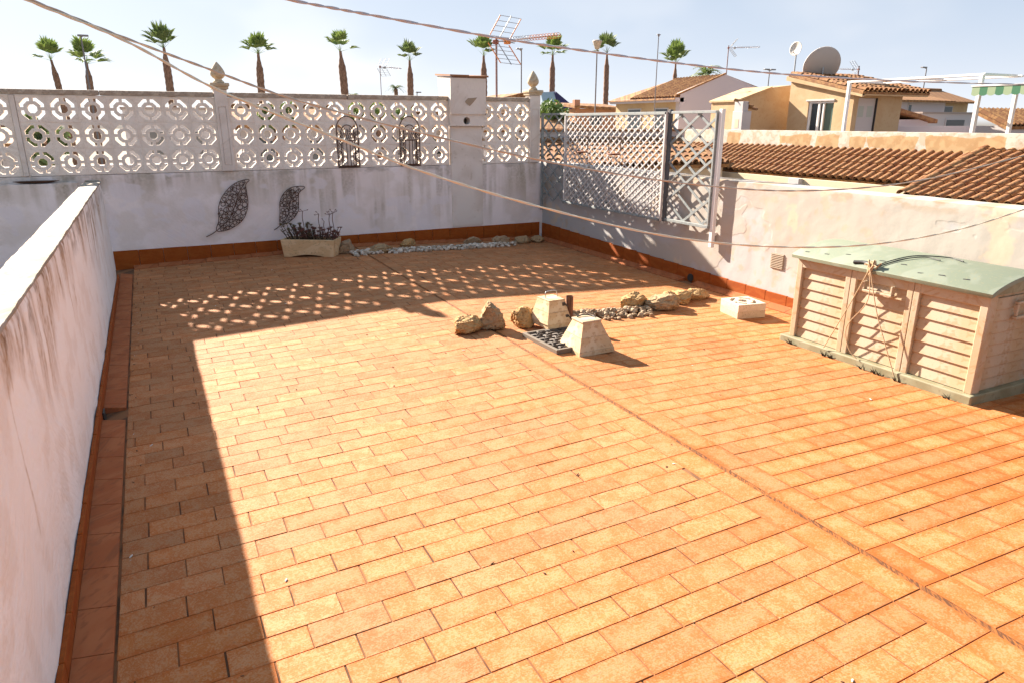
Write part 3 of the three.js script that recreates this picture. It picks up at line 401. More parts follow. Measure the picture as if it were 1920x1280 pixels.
// planter with succulents
{
  const yy = fy(0.8, 0.45), a = Math.atan2(-0.42, 0.42), g = thing('planter', 'rectangular cream concrete planter with arched foot by the back wall', 'planter', [0.805, yy, 0.345], -0.55);
  const Ln = 0.30, Wd = 0.125, Hh = 0.19, conc = mat([1, 1, 1], 0.9, { map: colTex(256, 128, (u, v) => mix3(mix3([0.74, 0.53, 0.30], [0.66, 0.44, 0.23], sstep(0.4, 0.62, per(u, v, 8, 33, 5))), [0.33, 0.22, 0.12], 0.5 * sstep(0.6, 0.75, per(u, v, 40, 36, 3))), [1.5, 2]) });
  const wallFace = (l0, l1, t) => { // front/back board with arched bottom
    const s = new THREE.Shape(); s.moveTo(-l0, 0); s.lineTo(-l0 * 0.72, 0); s.quadraticCurveTo(0, 0.055, l0 * 0.72, 0); s.lineTo(l0, 0); s.lineTo(l1, Hh); s.lineTo(-l1, Hh); s.closePath(); return new THREE.ExtrudeGeometry(s, { depth: t, bevelEnabled: true, bevelSize: 0.003, bevelThickness: 0.003, bevelSegments: 2, curveSegments: 14 }); };
  for (const s of [1, -1]) { const f = wallFace(Ln - 0.02, Ln, 0.016); f.rotateX(s * 0.08); f.translate(0, 0, s > 0 ? Wd - 0.03 : -Wd + 0.014); part('side_board', f, conc, g); }
  for (const s of [1, -1]) { const e = rbox(-0.011, 0.011, 0, Hh, -Wd + 0.028, Wd - 0.028, 0.003, 2); e.rotateZ(-s * 0.1); e.translate(s * (Ln - 0.022), 0, 0); part('end_board', e, conc, g); }
  part('soil', rbox(-Ln + 0.03, Ln - 0.03, 0.05, Hh - 0.025, -Wd + 0.025, Wd - 0.025, 0.01, 1), mat([0.06, 0.035, 0.02], 1), g);
  const dark = mat([0.155, 0.055, 0.036], 0.6), stemM = mat([0.10, 0.06, 0.035], 0.9), olive = mat([0.15, 0.115, 0.045], 0.7), dry = mat([0.17, 0.09, 0.055], 0.85);
  const loc = (x, y, z) => new THREE.Vector3(x, y, z).applyEuler(new THREE.Euler(0, -0.55, 0)).add(g.position);
  const rosette = (c, r, n, lift) => { const L2 = []; for (let i = 0; i < n; i++) { const q = i * 2.4, k = 0.45 + 0.55 * (i / n), el = lift + 0.9 * (1 - i / n); const lf = new THREE.ConeGeometry(r * 0.24, r * k, 4, 1); lf.scale(1, 1, 0.4); lf.translate(0, r * k / 2, 0); lf.rotateX(Math.PI / 2 - el); lf.rotateY(q); lf.translate(...c); L2.push(lf); } return L2; };
  const plant = (name, label, x0, x1, n, mt, hgt, rs, sd, lean) => {
    seed(sd); const base = loc((x0 + x1) / 2, Hh - 0.03, 0), p = thing(name, label, 'plant', base.toArray(), -0.55), st = [], ro = [];
    for (let i = 0; i < n; i++) { const x = rr(-0.5, 0.5) * (x1 - x0), z = rr(-0.085, 0.085), h = hgt * rr(0.3, 1.1), tx = x + lean * rr(0.2, 1) * h + x * 0.35, tz = z * 1.4 + rr(-0.02, 0.05); st.push(tube([[x, 0, z], [(x + tx) / 2 + rr(-0.01, 0.01), h * 0.55, (z + tz) / 2], [tx, h, tz]], 0.0035, 8, 5)); ro.push(...rosette([tx, h, tz], rs * rr(0.7, 1.2), 12, 0.35)); if (rnd() < 0.7) ro.push(...rosette([(x + tx) / 2, h * 0.62, (z + tz) / 2], rs * 0.7, 9, 0.3)); }
    part('stems', merge(st), stemM, p); part('leaves', merge(ro), mt, p); return p;
  };
  plant('succulent', 'olive branching succulent spilling over the planter, in front of the metal leaf', -0.26, 0.0, 38, olive, 0.19, 0.036, 11, -0.3);
  plant('succulent', 'dark red-brown rosette succulent filling the right half of the planter', -0.08, 0.27, 60, dark, 0.135, 0.042, 12, 0.05);
  // tall dry flower stalks
  [[-0.09, 0.33, 'forked dry flower stalk', 3], [0.09, 0.30, 'slim forked dry flower stalk over the dark succulent', 2], [0.145, 0.22, 'short pale dry flower stalk', 1], [0.21, 0.29, 'tall dry flower stalk with a dark drooping head', 3], [0.25, 0.31, 'curved dry flower stalk with a starry head at the planter end', 6]].forEach(([x, h, lb, heads], i) => {
    seed(90 + i); const b = loc(x, Hh - 0.03, 0.01), p = thing('flower_stalk', lb, 'plant', b.toArray(), 0, 'dry flower stalks'), tip = [0.02, h, 0.01];
    part('stem', tube([[0, 0, 0], [0.022, h * 0.4, 0], [0.012, h * 0.8, 0.005], tip], 0.0042, 16, 5), dry, p);
    const hs = []; for (let k = 0; k < heads; k++) { const e = [tip[0] + rr(-0.05, 0.05), h + rr(-0.01, 0.05), tip[2] + rr(-0.03, 0.03)]; hs.push(bar(tip, e, 0.0025, 5), ...rosette(e, 0.02, 8, 0.3)); } part('flower_head', merge(hs), i === 4 ? dry : dark, p);
  });
}

// rocks
function rockGeo(sx, sy, sz, sd, cuts = 9) {
  seed(sd); let g = new THREE.IcosahedronGeometry(1, 18); g.deleteAttribute('normal'); g.deleteAttribute('uv'); g = mergeVertices(g, 1e-4); const p = g.attributes.position, v = new THREE.Vector3(), pl = [];
  for (let i = 0; i < cuts; i++) { const n = new THREE.Vector3(rr(-1, 1), rr(-0.6, 1), rr(-1, 1)).normalize(); pl.push([n, rr(0.62, 0.86)]); } pl.push([new THREE.Vector3(0, -1, 0), 0.55]);
  for (let i = 0; i < p.count; i++) {
    v.fromBufferAttribute(p, i); const dir = v.clone(); for (const [n, d] of pl) { const t = v.dot(n); if (t > d) v.addScaledVector(n, d - t); }
    const big = fbm(dir.x * 2.2 + sd, dir.y * 2.2, dir.z * 2.2, 3) - 0.5, f = fbm(dir.x * 7 + sd, dir.y * 9, dir.z * 7, 4) - 0.5, strata = Math.abs(fbm(dir.x * 1.5, dir.y * 9 + sd, dir.z * 1.5, 3) - 0.5);
    v.multiplyScalar(1 + 0.34 * big + 0.26 * f - 0.2 * strata + 0.12 * (fbm(dir.x * 19 + sd, dir.y * 22, dir.z * 19, 3) - 0.5)); p.setXYZ(i, v.x * sx, v.y * sy, v.z * sz);
  }
  g.computeBoundingBox(); g.translate(0, -g.boundingBox.min.y - 0.03 * sy, 0); const uv = []; for (let i = 0; i < p.count; i++) uv.push(p.getX(i) * 2.2 + p.getZ(i) * 1.3, p.getY(i) * 2.6 + p.getZ(i) * 1.1); g.setAttribute('uv', new THREE.Float32BufferAttribute(uv, 2)); g.computeVertexNormals(); return g;
}
function rock(x, z, s, sd, m, label, group, turn = 0) { const o = part('rock', rockGeo(...s, sd), m, scene, [x, fy(x, z) + 0.002, z]); o.name = numbered('rock'); o.rotation.y = turn; o.userData = { label, category: 'rock', group }; }
const rf = 'rocks set out across the sunlit floor', rb = 'rocks along the foot of the back wall';
rock(1.17, 3.88, [0.125, 0.075, 0.10], 3, ochreRock, 'low wide ochre rock, leftmost of the rocks in the sun', rf, 0.3);
rock(1.36, 3.90, [0.115, 0.118, 0.10], 14, greyRock, 'tall rounded boulder with pale scar, second from left in the sun', rf);
rock(1.60, 3.93, [0.10, 0.09, 0.09], 25, ochreRock, 'blocky ochre rock just left of the upright cream cover', rf, 0.8);
rock(1.73, 3.80, [0.06, 0.06, 0.05], 36, ochreRock, 'small broken ochre rock half hidden by the cream cover', rf);
rock(2.02, 3.86, [0.07, 0.075, 0.06], 41, ochreRock, 'small ochre rock behind the rusty pipe', rf);
rock(2.70, 3.78, [0.135, 0.085, 0.10], 52, ochreRock, 'cube-like ochre rock right of the pebble heap', rf, 0.2);
rock(2.93, 3.87, [0.155, 0.082, 0.10], 63, greyRock, 'smooth dark brown rock with a hollow, beside the cube-like rock', rf, -0.2);
rock(3.05, 3.80, [0.10, 0.075, 0.09], 69, ochreRock, 'pitted ochre rock between the smooth rock and the flat slab rocks', rf, 0.5);
rock(3.26, 3.72, [0.15, 0.072, 0.11], 74, ochreRock, 'craggy flat rock with mossy top near the right wall', rf, 0.15);
rock(3.47, 3.66, [0.16, 0.066, 0.10], 85, ochreRock, 'flat lichen-topped rock touching the drain gutter, rightmost', rf, 0.1);
rock(1.17, 0.44, [0.10, 0.10, 0.085], 96, paleRock, 'upright pale triangular rock right of the planter', rb);
rock(1.52, 0.55, [0.16, 0.062, 0.09], 107, greyRock, 'dark flat rock among the white pebbles', rb, 0.2);
rock(1.95, 0.30, [0.105, 0.068, 0.07], 118, ochreRock, 'brown oval rock behind the white pebbles', rb);
rock(2.78, 0.30, [0.115, 0.065, 0.08], 129, paleRock, 'pinkish rounded rock behind the end of the pebble strip', rb);
rock(3.16, 0.34, [0.13, 0.062, 0.09], 131, paleRock, 'pale long rock at the right end of the pebble strip', rb);
rock(3.46, 0.36, [0.13, 0.055, 0.09], 142, greyRock, 'dark low rock second from the right-hand corner', rb);
rock(3.68, 0.36, [0.10, 0.055, 0.08], 153, greyRock, 'dark low rock tucked into the right-hand corner', rb);

function pebbles(name, label, n, sd, place, size, cols) {
  const g = new THREE.IcosahedronGeometry(1, 2), p = g.attributes.position; for (let i = 0; i < p.count; i++) { const x = p.getX(i), y = p.getY(i), z = p.getZ(i), k = 1 + 0.35 * (fbm(x * 1.6 + 3, y * 1.6, z * 1.6, 2) - 0.5); p.setXYZ(i, x * k, y * k * 0.72, z * k); } g.computeVertexNormals();
  const m = new THREE.InstancedMesh(g, mat([1, 1, 1], 0.85), n), o = new THREE.Object3D(), c = new THREE.Color(); seed(sd);
  for (let i = 0; i < n; i++) { const [x, z, h] = place(rnd(), rnd(), rnd()), s = size * rr(0.6, 1.35); o.position.set(x, fy(x, z) + h + s * 0.45, z); o.rotation.set(rr(-1, 1), rr(0, 6), rr(-1, 1)); o.scale.set(s * rr(0.8, 1.3), s, s * rr(0.8, 1.2)); o.updateMatrix(); m.setMatrixAt(i, o.matrix); const q = cols[Math.floor(rnd() * cols.length)], t = rr(0.8, 1.12); m.setColorAt(i, c.setRGB(q[0] * t, q[1] * t, q[2] * t)); }
  m.name = name; m.castShadow = m.receiveShadow = true; m.userData = { kind: 'stuff', label, category: 'pebbles' }; scene.add(m);
}
const gauss = (a, b) => (a + b - 1);
pebbles('pebbles', 'strip of whitish pebbles along the back wall', 620, 8, (a, b, c) => { const x = 1.2 + 2.1 * Math.pow(a, 1.15), w = 0.15 - 0.05 * a; return [x, 0.60 - 0.10 * a + gauss(b, c) * w, Math.max(0, 0.022 - Math.abs(gauss(b, c)) * 0.03)]; }, 0.0185, [[0.56, 0.47, 0.38], [0.46, 0.37, 0.28], [0.32, 0.23, 0.16], [0.64, 0.56, 0.46]]);
pebbles('pebbles', 'loose heap of pale pebbles in the sun right of the rusty pipe', 330, 9, (a, b, c) => { const x = 2.03 + 0.72 * a; return [x, 3.86 + 0.05 * a + gauss(b, c) * 0.16, Math.max(0, 0.03 - Math.abs(gauss(b, c)) * 0.05)]; }, 0.0168, [[0.38, 0.26, 0.15], [0.30, 0.19, 0.10], [0.44, 0.33, 0.21], [0.22, 0.13, 0.065]]);
taken.set('pebbles', 2); scene.children.filter(o => o.name === 'pebbles').forEach((o, i) => { if (i) o.name = 'pebbles_001'; });

{ // scattered crumbs, dry leaf bits and a few pale scraps
  const g = new THREE.IcosahedronGeometry(1, 1); g.scale(1, 0.35, 0.55); const n = 150, m = new THREE.InstancedMesh(g, mat([1, 1, 1], 0.9), n), o = new THREE.Object3D(), c = new THREE.Color(); seed(1313);
  for (let i = 0; i < n; i++) { const k = rnd() < 0.3, x = k ? -0.985 + Math.pow(rnd(), 2) * 0.12 : rr(-0.95, 3.7), z = rr(0.8, 8.6), s = rr(0.0025, 0.0065); o.position.set(x, fy(x, z) + s * 0.25 + 0.001, z); o.rotation.set(rr(-0.2, 0.2), rr(0, 6), rr(-0.2, 0.2)); o.scale.set(s * rr(1, 2.2), s, s); o.updateMatrix(); m.setMatrixAt(i, o.matrix); const q = rnd() < 0.25 ? [0.6, 0.56, 0.5] : [0.1, 0.055, 0.025]; m.setColorAt(i, c.setRGB(...q)); }
  m.name = 'litter'; m.castShadow = m.receiveShadow = true; m.userData = { kind: 'stuff', label: 'tiny crumbs and dry leaf bits scattered over the tiles', category: 'litter' }; scene.add(m);
}

// ------------------------------------------------------------------ cream covers, rusty pipe, grate, lattice blocks
const creamCol = colTex(256, 256, (u, v) => { const n = per(u, v, 7, 43, 5), m = per(u, v, 30, 46, 4); return mix3(mix3([0.60, 0.465, 0.29], [0.53, 0.37, 0.20], sstep(0.42, 0.62, n)), [0.36, 0.20, 0.09], 0.6 * sstep(0.58, 0.72, m)); }, [2, 2]);
const cream = mat([1, 1, 1], 0.75, { map: creamCol });
function frustum(w0, d0, w1, d1, y0, y1, open) { const a = [[-w0, y0, d0], [w0, y0, d0], [w0, y0, -d0], [-w0, y0, -d0]], b = [[-w1, y1, d1], [w1, y1, d1], [w1, y1, -d1], [-w1, y1, -d1]]; const l = []; for (let i = 0; i < 4; i++) { const j = (i + 1) % 4; l.push(quad(a[i], a[j], b[j], b[i])); } if (!open) l.push(quad(b[0], b[1], b[2], b[3]), quad(a[3], a[2], a[1], a[0])); const g = mergeGeometries(l); const uv = g.attributes.uv; for (let i = 0; i < uv.count; i++) uv.setXY(i, uv.getX(i) * w0 * 2, uv.getY(i) * (y1 - y0)); return g; }
{
  const g = thing('cover_box', 'upright cream tapered cover box with wire handle on top', 'cover', [1.755, fy(1.75, 4.09) + 0.036, 4.07], 0.05);
  part('foot', frustum(0.098, 0.118, 0.098, 0.118, 0, 0.03), cream, g);
  part('lower_half', frustum(0.104, 0.122, 0.084, 0.1, 0.0315, 0.11), cream, g); part('upper_half', frustum(0.0825, 0.0985, 0.066, 0.08, 0.112, 0.19), cream, g); part('top_plate', rbox(-0.068, 0.068, 0.1905, 0.197, -0.082, 0.082, 0.003, 1), cream, g);
  part('wire_handle', tube([[-0.045, 0.196, 0], [-0.05, 0.235, 0], [-0.042, 0.244, 0], [0.04, 0.244, 0], [0.046, 0.235, 0], [0.055, 0.196, 0]], 0.0032, 40, 6), galv, g);
  for (const y of [0.075, 0.16]) { const h = part('hinge', merge([rbox(-0.012, 0.012, y - 0.012, y + 0.012, -0.006, 0.006, 0.003, 1), bar([0.008, y + 0.008, 0.004], [0.03, y - 0.02, 0.01], 0.0045)]), blackPlastic, g, [0.068 - (y - 0.075) * 0.2, 0, 0.106 - (y - 0.075) * 0.24]); }
}
{
  const g = thing('cover_box', 'tapered cream cover with broken patterned top, casting a long shadow', 'cover', [1.735, fy(1.73, 4.6) + 0.002, 4.585], -0.03); g.rotation.z = 0.03;
  part('foot', frustum(0.133, 0.137, 0.131, 0.135, 0, 0.028), cream, g); part('lower_half', frustum(0.13, 0.134, 0.1, 0.103, 0.0295, 0.11, true), cream, g); part('upper_half', frustum(0.0985, 0.1015, 0.066, 0.068, 0.1105, 0.198, true), cream, g);
  const top = mat([1, 1, 1], 0.8, { map: creamCol, color: L(0.8, 0.85, 0.95) });
  const ts = new THREE.Shape(); ts.moveTo(-0.07, -0.07); ts.lineTo(0.07, -0.07); ts.lineTo(0.07, 0.07); ts.lineTo(-0.07, 0.07); ts.closePath(); const th = new THREE.Path(); th.absarc(0.012, -0.01, 0.013, 0, 6.283, true); ts.holes.push(th); for (const q of [0.3, 1.9, 3.4, 5.0]) { const s = new THREE.Path(); s.absellipse(0.045 * Math.cos(q), 0.045 * Math.sin(q), 0.013, 0.006, 0, 6.283, true, q + 1.57); ts.holes.push(s); }
  const tg = new THREE.ExtrudeGeometry(ts, { depth: 0.008, bevelEnabled: true, bevelSize: 0.002, bevelThickness: 0.002, bevelSegments: 1 }); tg.rotateX(-Math.PI / 2); tg.translate(0, 0.199, 0); part('patterned_top', tg, top, g);
  part('strap', tube([[-0.045, 0.214, -0.045], [0.0, 0.22, -0.05], [0.045, 0.216, -0.03], [0.058, 0.211, 0.02]], 0.0045, 24, 6), blackPlastic, g);
}
{
  const g = thing('pipe', 'rusty upright steel pipe stub between the two cream covers', 'pipe', [1.905, fy(1.9, 4.08) - 0.01, 4.08]);
  part('tube_wall', new THREE.LatheGeometry([[0.024, 0], [0.0275, 0], [0.0275, 0.245], [0.024, 0.245], [0.024, 0]].map(q => new THREE.Vector2(...q)), 28), mat([1, 1, 1], 0.85, { map: colTex(128, 128, (u, v) => mix3([0.11, 0.05, 0.027], [0.21, 0.10, 0.052], sstep(0.38, 0.64, per(u, v, 12, 143, 4))), [1, 1]) }), g);
}
{
  const g = thing('grate', 'dark cast iron grate with leafy openwork lying under the covers', 'grate', [1.66, fy(1.66, 4.4) + 0.001, 4.39], 0.04), fr = mat([0.16, 0.125, 0.09], 0.8), iron = mat([0.09, 0.068, 0.052], 0.75);
  for (const s of [-1, 1]) { part('frame_side', rbox(-0.012, 0.012, 0.001, 0.034, -0.225, 0.225, 0.004, 2), fr, g, [s * 0.172, 0, 0]); part('frame_end', rbox(-0.16, 0.16, 0.001, 0.034, -0.012, 0.012, 0.004, 2), fr, g, [0, 0, s * 0.213]); }
  seed(44); const b = []; for (let i = 0; i < 7; i++) for (let j = 0; j < 8; j++) { const x = -0.14 + i * 0.0467, z = -0.18 + j * 0.051, a = rr(-0.6, 0.6) + (i + j) % 2 * 1.4; b.push(tube([[x - 0.03 * Math.cos(a), 0.014, z - 0.03 * Math.sin(a)], [x + 0.01 * Math.sin(a), 0.017, z + 0.008], [x + 0.03 * Math.cos(a), 0.014, z + 0.03 * Math.sin(a)]], 0.0042, 8, 5)); const c = []; for (let k = 0; k < 10; k++) { const t = k / 10 * 6.283; c.push([x + 0.019 * Math.cos(t), 0.013, z + 0.024 * Math.sin(t + 0.6)]); } if ((i + j) % 2) b.push(tube(c, 0.0036, 20, 5, true)); } const ow = merge(b); ow.translate(0, -0.014, 0); ow.scale(1, 3.4, 1); ow.translate(0, 0.017, 0); part('openwork', ow, iron, g);
}
for (let i = 0; i < 2; i++) { // two spare lattice blocks
  const o = part('spare_block', globalThis.latticeGeo, i ? mat([1, 1, 1], 0.85, { map: concreteCol, color: L(0.68, 0.62, 0.55) }) : mat([1, 1, 1], 0.85, { map: concreteCol, color: L(0.6, 0.52, 0.42) }), scene, [3.452, fy(3.45, 4.25) + 0.0585 + i * 0.0575, 4.25]); o.name = numbered('spare_block');
  o.rotation.set(-Math.PI / 2, 0, -0.2 + i * 0.015, 'XYZ'); o.userData = { label: i ? 'spare pierced concrete block lying on top of another near the right wall' : 'lower of two stacked spare concrete blocks near the right wall', category: 'block', group: 'stacked spare blocks' };
}

// ------------------------------------------------------------------ trellis on the right wall
const slatIn = (z0, z1, y0, y1, c, k) => { // segment of the line y = c + k z inside the rectangle
  const P = []; for (const z of [z0, z1]) { const y = c + k * z; if (y >= y0 && y <= y1) P.push([z, y]); } for (const y of [y0, y1]) { const z = (y - c) / k; if (z > z0 && z < z1) P.push([z, y]); } return P.length >= 2 ? [P[0], P[1]] : null; };
function slats(g, name, z0, z1, y0, y1, k, step, w, t, xf, xb, m, z00 = z0, y00 = y0) {
  for (const s of [1, -1]) { const kk = k * s, lo = Math.min(y0 - kk * z0, y0 - kk * z1), hi = Math.max(y1 - kk * z0, y1 - kk * z1), first = y00 - kk * z00;
    for (let c = first - Math.ceil((first - lo) / step) * step; c < hi; c += step) { const e = slatIn(z0, z1, y0, y1, c, kk); if (!e) continue; const dz = e[1][0] - e[0][0], dy = e[1][1] - e[0][1], len = Math.hypot(dz, dy); if (len < 0.03) continue;
      const b = rbox(-t / 2, t / 2, -w / 2, w / 2, -len / 2, len / 2, Math.min(t, w) * 0.2, 1); b.rotateX(-Math.atan2(dy, dz)); b.translate(s > 0 ? xf : xb, (e[0][1] + e[1][1]) / 2, (e[0][0] + e[1][0]) / 2); wpart(name, b, m, g); } }
}
{
  const gm = mat([1, 1, 1], 0.7, { map: colTex(128, 128, (u, v) => mix3([0.19, 0.215, 0.22], [0.27, 0.29, 0.28], sstep(0.35, 0.65, per(u, v, 16, 3, 4))), [3, 3]) }), wm = mat([0.56, 0.53, 0.505], 0.6);
  const far = thing('trellis', 'grey-green wooden trellis at the back corner of the right wall', 'trellis', [3.885, 0.43, 0.41], 0, 'green trellis panels');
  slats(far, 'slat', 0.115, 0.71, 0.44, 1.50, 0.68, 0.18, 0.023, 0.007, 3.885, 3.893, gm); wpart('frame_bar', rbox(3.872, 3.897, 1.495, 1.52, 0.09, 0.715, 0.003, 1), gm, far); wpart('frame_post', rbox(3.87, 3.9, 0.30, 1.52, 0.085, 0.112, 0.003, 1), gm, far);
  for (const y of [0.5, 1.3]) wpart('wall_bracket', rbox(3.9, 3.95, y, y + 0.02, 0.09, 0.108, 0.002, 1), gm, far);
  const near = thing('trellis', 'grey-green wooden trellis with wide diamonds beside the white post', 'trellis', [3.885, 0.45, 2.98], 0, 'green trellis panels');
  slats(near, 'slat', 2.665, 3.285, 0.487, 1.495, 0.68, 0.18, 0.025, 0.007, 3.885, 3.893, gm); wpart('frame_bar', rbox(3.87, 3.898, 1.49, 1.515, 2.62, 3.30, 0.003, 1), gm, near); wpart('frame_bar', rbox(3.868, 3.899, 0.462, 0.49, 2.66, 3.30, 0.003, 1), gm, near);
  wpart('frame_post', rbox(3.866, 3.902, 0.452, 1.53, 2.632, 2.664, 0.003, 1), mat([0.07, 0.075, 0.085], 0.7), near); wpart('frame_post', rbox(3.87, 3.9, 0.462, 1.515, 3.285, 3.305, 0.003, 1), gm, near);
  for (const y of [0.55, 0.85]) wpart('wall_bracket', rbox(3.9, 3.95, y, y + 0.02, 3.29, 3.303, 0.002, 1), gm, near);
  const wl = thing('white_trellis', 'white plastic close-mesh lattice panel fixed over the middle of the trellis', 'trellis', [3.855, 0.46, 1.68]);
  slats(wl, 'slat', 0.735, 2.615, 0.475, 1.485, 0.72, 0.077, 0.0145, 0.006, 3.853, 3.860, wm);
  wpart('frame_bar', rbox(3.842, 3.866, 1.483, 1.512, 0.715, 2.63, 0.003, 1), gm, wl); wpart('frame_bar', rbox(3.842, 3.866, 0.455, 0.478, 0.715, 2.63, 0.003, 1), gm, wl); wpart('frame_post', rbox(3.842, 3.868, 0.455, 1.512, 0.714, 0.738, 0.003, 1), wm, wl); wpart('frame_post', rbox(3.842, 3.868, 0.455, 1.512, 2.608, 2.631, 0.003, 1), wm, wl);
  for (const z of [0.9, 1.55, 2.3]) wpart('wall_bracket', rbox(3.866, 3.95, 0.52, 0.54, z, z + 0.014, 0.002, 1), gm, wl);
  const post = thing('trellis_post', 'white square post fixed to the wall at the near end of the trellis', 'post', [3.905, 0.29, 3.335]); wpart('tube_wall', rbox(3.885, 3.925, 0.29, 1.525, 3.315, 3.355, 0.004, 2), whitePaint, post); for (const y of [0.4, 0.8]) wpart('wall_bracket', rbox(3.925, 3.95, y, y + 0.03, 3.322, 3.348, 0.002, 1), whitePaint, post);
  for (const [z, lb] of [[1.13, 'small rusty wire pot hanger on the white lattice, further back'], [1.78, 'small rusty wire pot hanger on the white lattice, nearer']]) {
    const h = thing('pot_hanger', lb, 'hanger', [3.83, 1.08, z], 0, 'wire pot hangers'); wpart('shelf_bar', tube([[3.845, 1.085, z - 0.13], [3.79, 1.078, z], [3.845, 1.085, z + 0.1]], 0.011, 20, 6), mat([0.17, 0.06, 0.03], 0.8), h);
    wpart('wire_frame', merge([bar([3.848, 1.1, z - 0.13], [3.848, 1.30, z - 0.10], 0.0035), bar([3.848, 1.1, z + 0.10], [3.848, 1.32, z + 0.12], 0.0035), bar([3.848, 1.26, z - 0.13], [3.848, 1.26, z + 0.14], 0.0035)]), rustMat, h);
  }
}

// ------------------------------------------------------------------ plastic storage box
{
  const y0 = -0.112, b = thing('storage_box', 'beige plastic garden storage box with slatted front and pale green curved lid', 'storage box', [3.51, y0, 5.6]);
  const beige = mat([1, 1, 1], 0.62, { map: colTex(512, 512, (u, v) => { const n = per(u, v, 5, 53, 5), m = per(u, v, 24, 56, 4); return mix3(mix3([0.44, 0.35, 0.245], [0.42, 0.305, 0.18], sstep(0.42, 0.62, n)), [0.33, 0.18, 0.07], 0.5 * sstep(0.56, 0.72, m)); }, [1.6, 1.6]) });
  const green = mat([1, 1, 1], 0.6, { map: colTex(256, 256, (u, v) => { const n = per(u, v, 6, 63, 5), m = per(u, v, 50, 66, 3); return mix3(mix3([0.175, 0.20, 0.142], [0.21, 0.235, 0.175], sstep(0.4, 0.62, n)), [0.25, 0.24, 0.14], 0.5 * sstep(0.62, 0.75, m)); }, [2, 2]) });
  const green2 = mat([1, 1, 1], 0.7, { map: colTex(256, 256, (u, v) => { const n = per(u, v, 7, 73, 5), m = per(u, v, 30, 76, 4); return mix3(mix3([0.215, 0.195, 0.11], [0.265, 0.25, 0.155], sstep(0.4, 0.62, n)), [0.17, 0.13, 0.07], 0.6 * sstep(0.6, 0.75, m)); }, [2, 2]) });
  wpart('plinth', rbox(3.168, 3.872, y0, -0.03, 4.905, 6.268, 0.01, 2), green2, b);
  wpart('core', box(3.236, 3.84, -0.031, 0.52, 5.0, 6.215), beige, b);
  const FX0 = 3.198, FX1 = 3.238, z0 = 4.962, w = 0.345, st = 0.045, md = 0.08;
  wpart('corner_post', rbox(FX0, 3.255, -0.032, 0.53, z0, z0 + st, 0.006, 2), beige, b); wpart('corner_post', rbox(FX0, 3.27, -0.032, 0.53, 6.2, 6.247, 0.006, 2), beige, b);
  const bays = [z0 + st, z0 + st + w + md, z0 + st + 2 * (w + md)];
  bays.forEach((a, i) => {
    wpart('top_rail', rbox(FX0 + 0.001, FX1, 0.462, 0.528, a - 0.002, a + w + 0.002, 0.004, 2), beige, b);
    if (i < 2) { wpart('stile', rbox(FX0, FX1, -0.032, 0.529, a + w, a + w + md / 2 - 0.001, 0.005, 2), beige, b); wpart('stile', rbox(FX0, FX1, -0.032, 0.529, a + w + md / 2 + 0.001, a + w + md, 0.005, 2), beige, b); }
    for (let k = 0; k < 7; k++) { const s = rbox(-0.007, 0.007, -0.037, 0.037, 0, w, 0.003, 1); s.rotateZ(-0.16); s.translate(3.226, 0.008 + k * 0.0695, a); wpart('slat', s, beige, b); }
  });
  // latch shelf in the middle bay
  { const a = bays[1] + w / 2; wpart('latch', merge([rbox(3.165, 3.2, 0.405, 0.42, a - 0.1, a + 0.1, 0.004, 2), rbox(3.166, 3.199, 0.421, 0.47, a - 0.1, a - 0.088, 0.003, 1), rbox(3.166, 3.199, 0.421, 0.47, a + 0.088, a + 0.1, 0.003, 1), rbox(3.166, 3.176, 0.4, 0.41, a + 0.05, a + 0.09, 0.003, 1)]), beige, b); }
  // near end
  for (let k = 0; k < 8; k++) { const s = rbox(0, 0.5, -0.034, 0.034, -0.006, 0.006, 0.003, 1); s.rotateX(-0.12); s.translate(3.285, 0.004 + k * 0.066, 6.222); wpart('end_slat', s, beige, b); }
  wpart('corner_post', rbox(3.79, 3.842, -0.032, 0.53, 6.2, 6.247, 0.006, 2), beige, b);
  wpart('end_handle', merge([rbox(3.44, 3.66, 0.375, 0.392, 6.2465, 6.27, 0.004, 2), rbox(3.44, 3.66, 0.46, 0.475, 6.2465, 6.265, 0.004, 2), rbox(3.44, 3.456, 0.393, 0.459, 6.2465, 6.265, 0.004, 2), rbox(3.644, 3.66, 0.393, 0.459, 6.2465, 6.265, 0.004, 2)]), beige, b);
  // curved lid
  const arc = new THREE.Shape(), N = 24, X0 = 3.168, X1 = 3.87, ap = 0.075; const lidY = t => 0.548 + ap * Math.pow(Math.sin(Math.PI * t), 0.8);
  arc.moveTo(X0, 0.528); arc.lineTo(X0 - 0.004, 0.545); for (let i = 0; i <= N; i++) arc.lineTo(X0 + (X1 - X0) * i / N, lidY(i / N)); arc.lineTo(X1, 0.53); for (let i = N; i >= 0; i--) arc.lineTo(X0 + 0.012 + (X1 - X0 - 0.024) * i / N, Math.max(0.531, lidY(i / N) - 0.02)); arc.closePath();
  const lg = new THREE.ExtrudeGeometry(arc, { depth: 1.33, bevelEnabled: true, bevelSize: 0.003, bevelThickness: 0.004, bevelSegments: 2, steps: 1 }); lg.translate(0, 0, 4.938); wpart('lid', toCreasedNormals(lg, 0.5), green, b);
  for (const z of [4.944, 6.246]) { const s = new THREE.Shape(); s.moveTo(X0 + 0.012, 0.533); for (let i = 0; i <= N; i++) s.lineTo(X0 + 0.012 + (X1 - X0 - 0.024) * i / N, Math.max(0.533, lidY(i / N) - 0.018)); s.lineTo(X1 - 0.012, 0.533); s.closePath(); const e = new THREE.ExtrudeGeometry(s, { depth: 0.016, bevelEnabled: false }); e.translate(0, 0, z); wpart('lid_end', e, green2, b); }
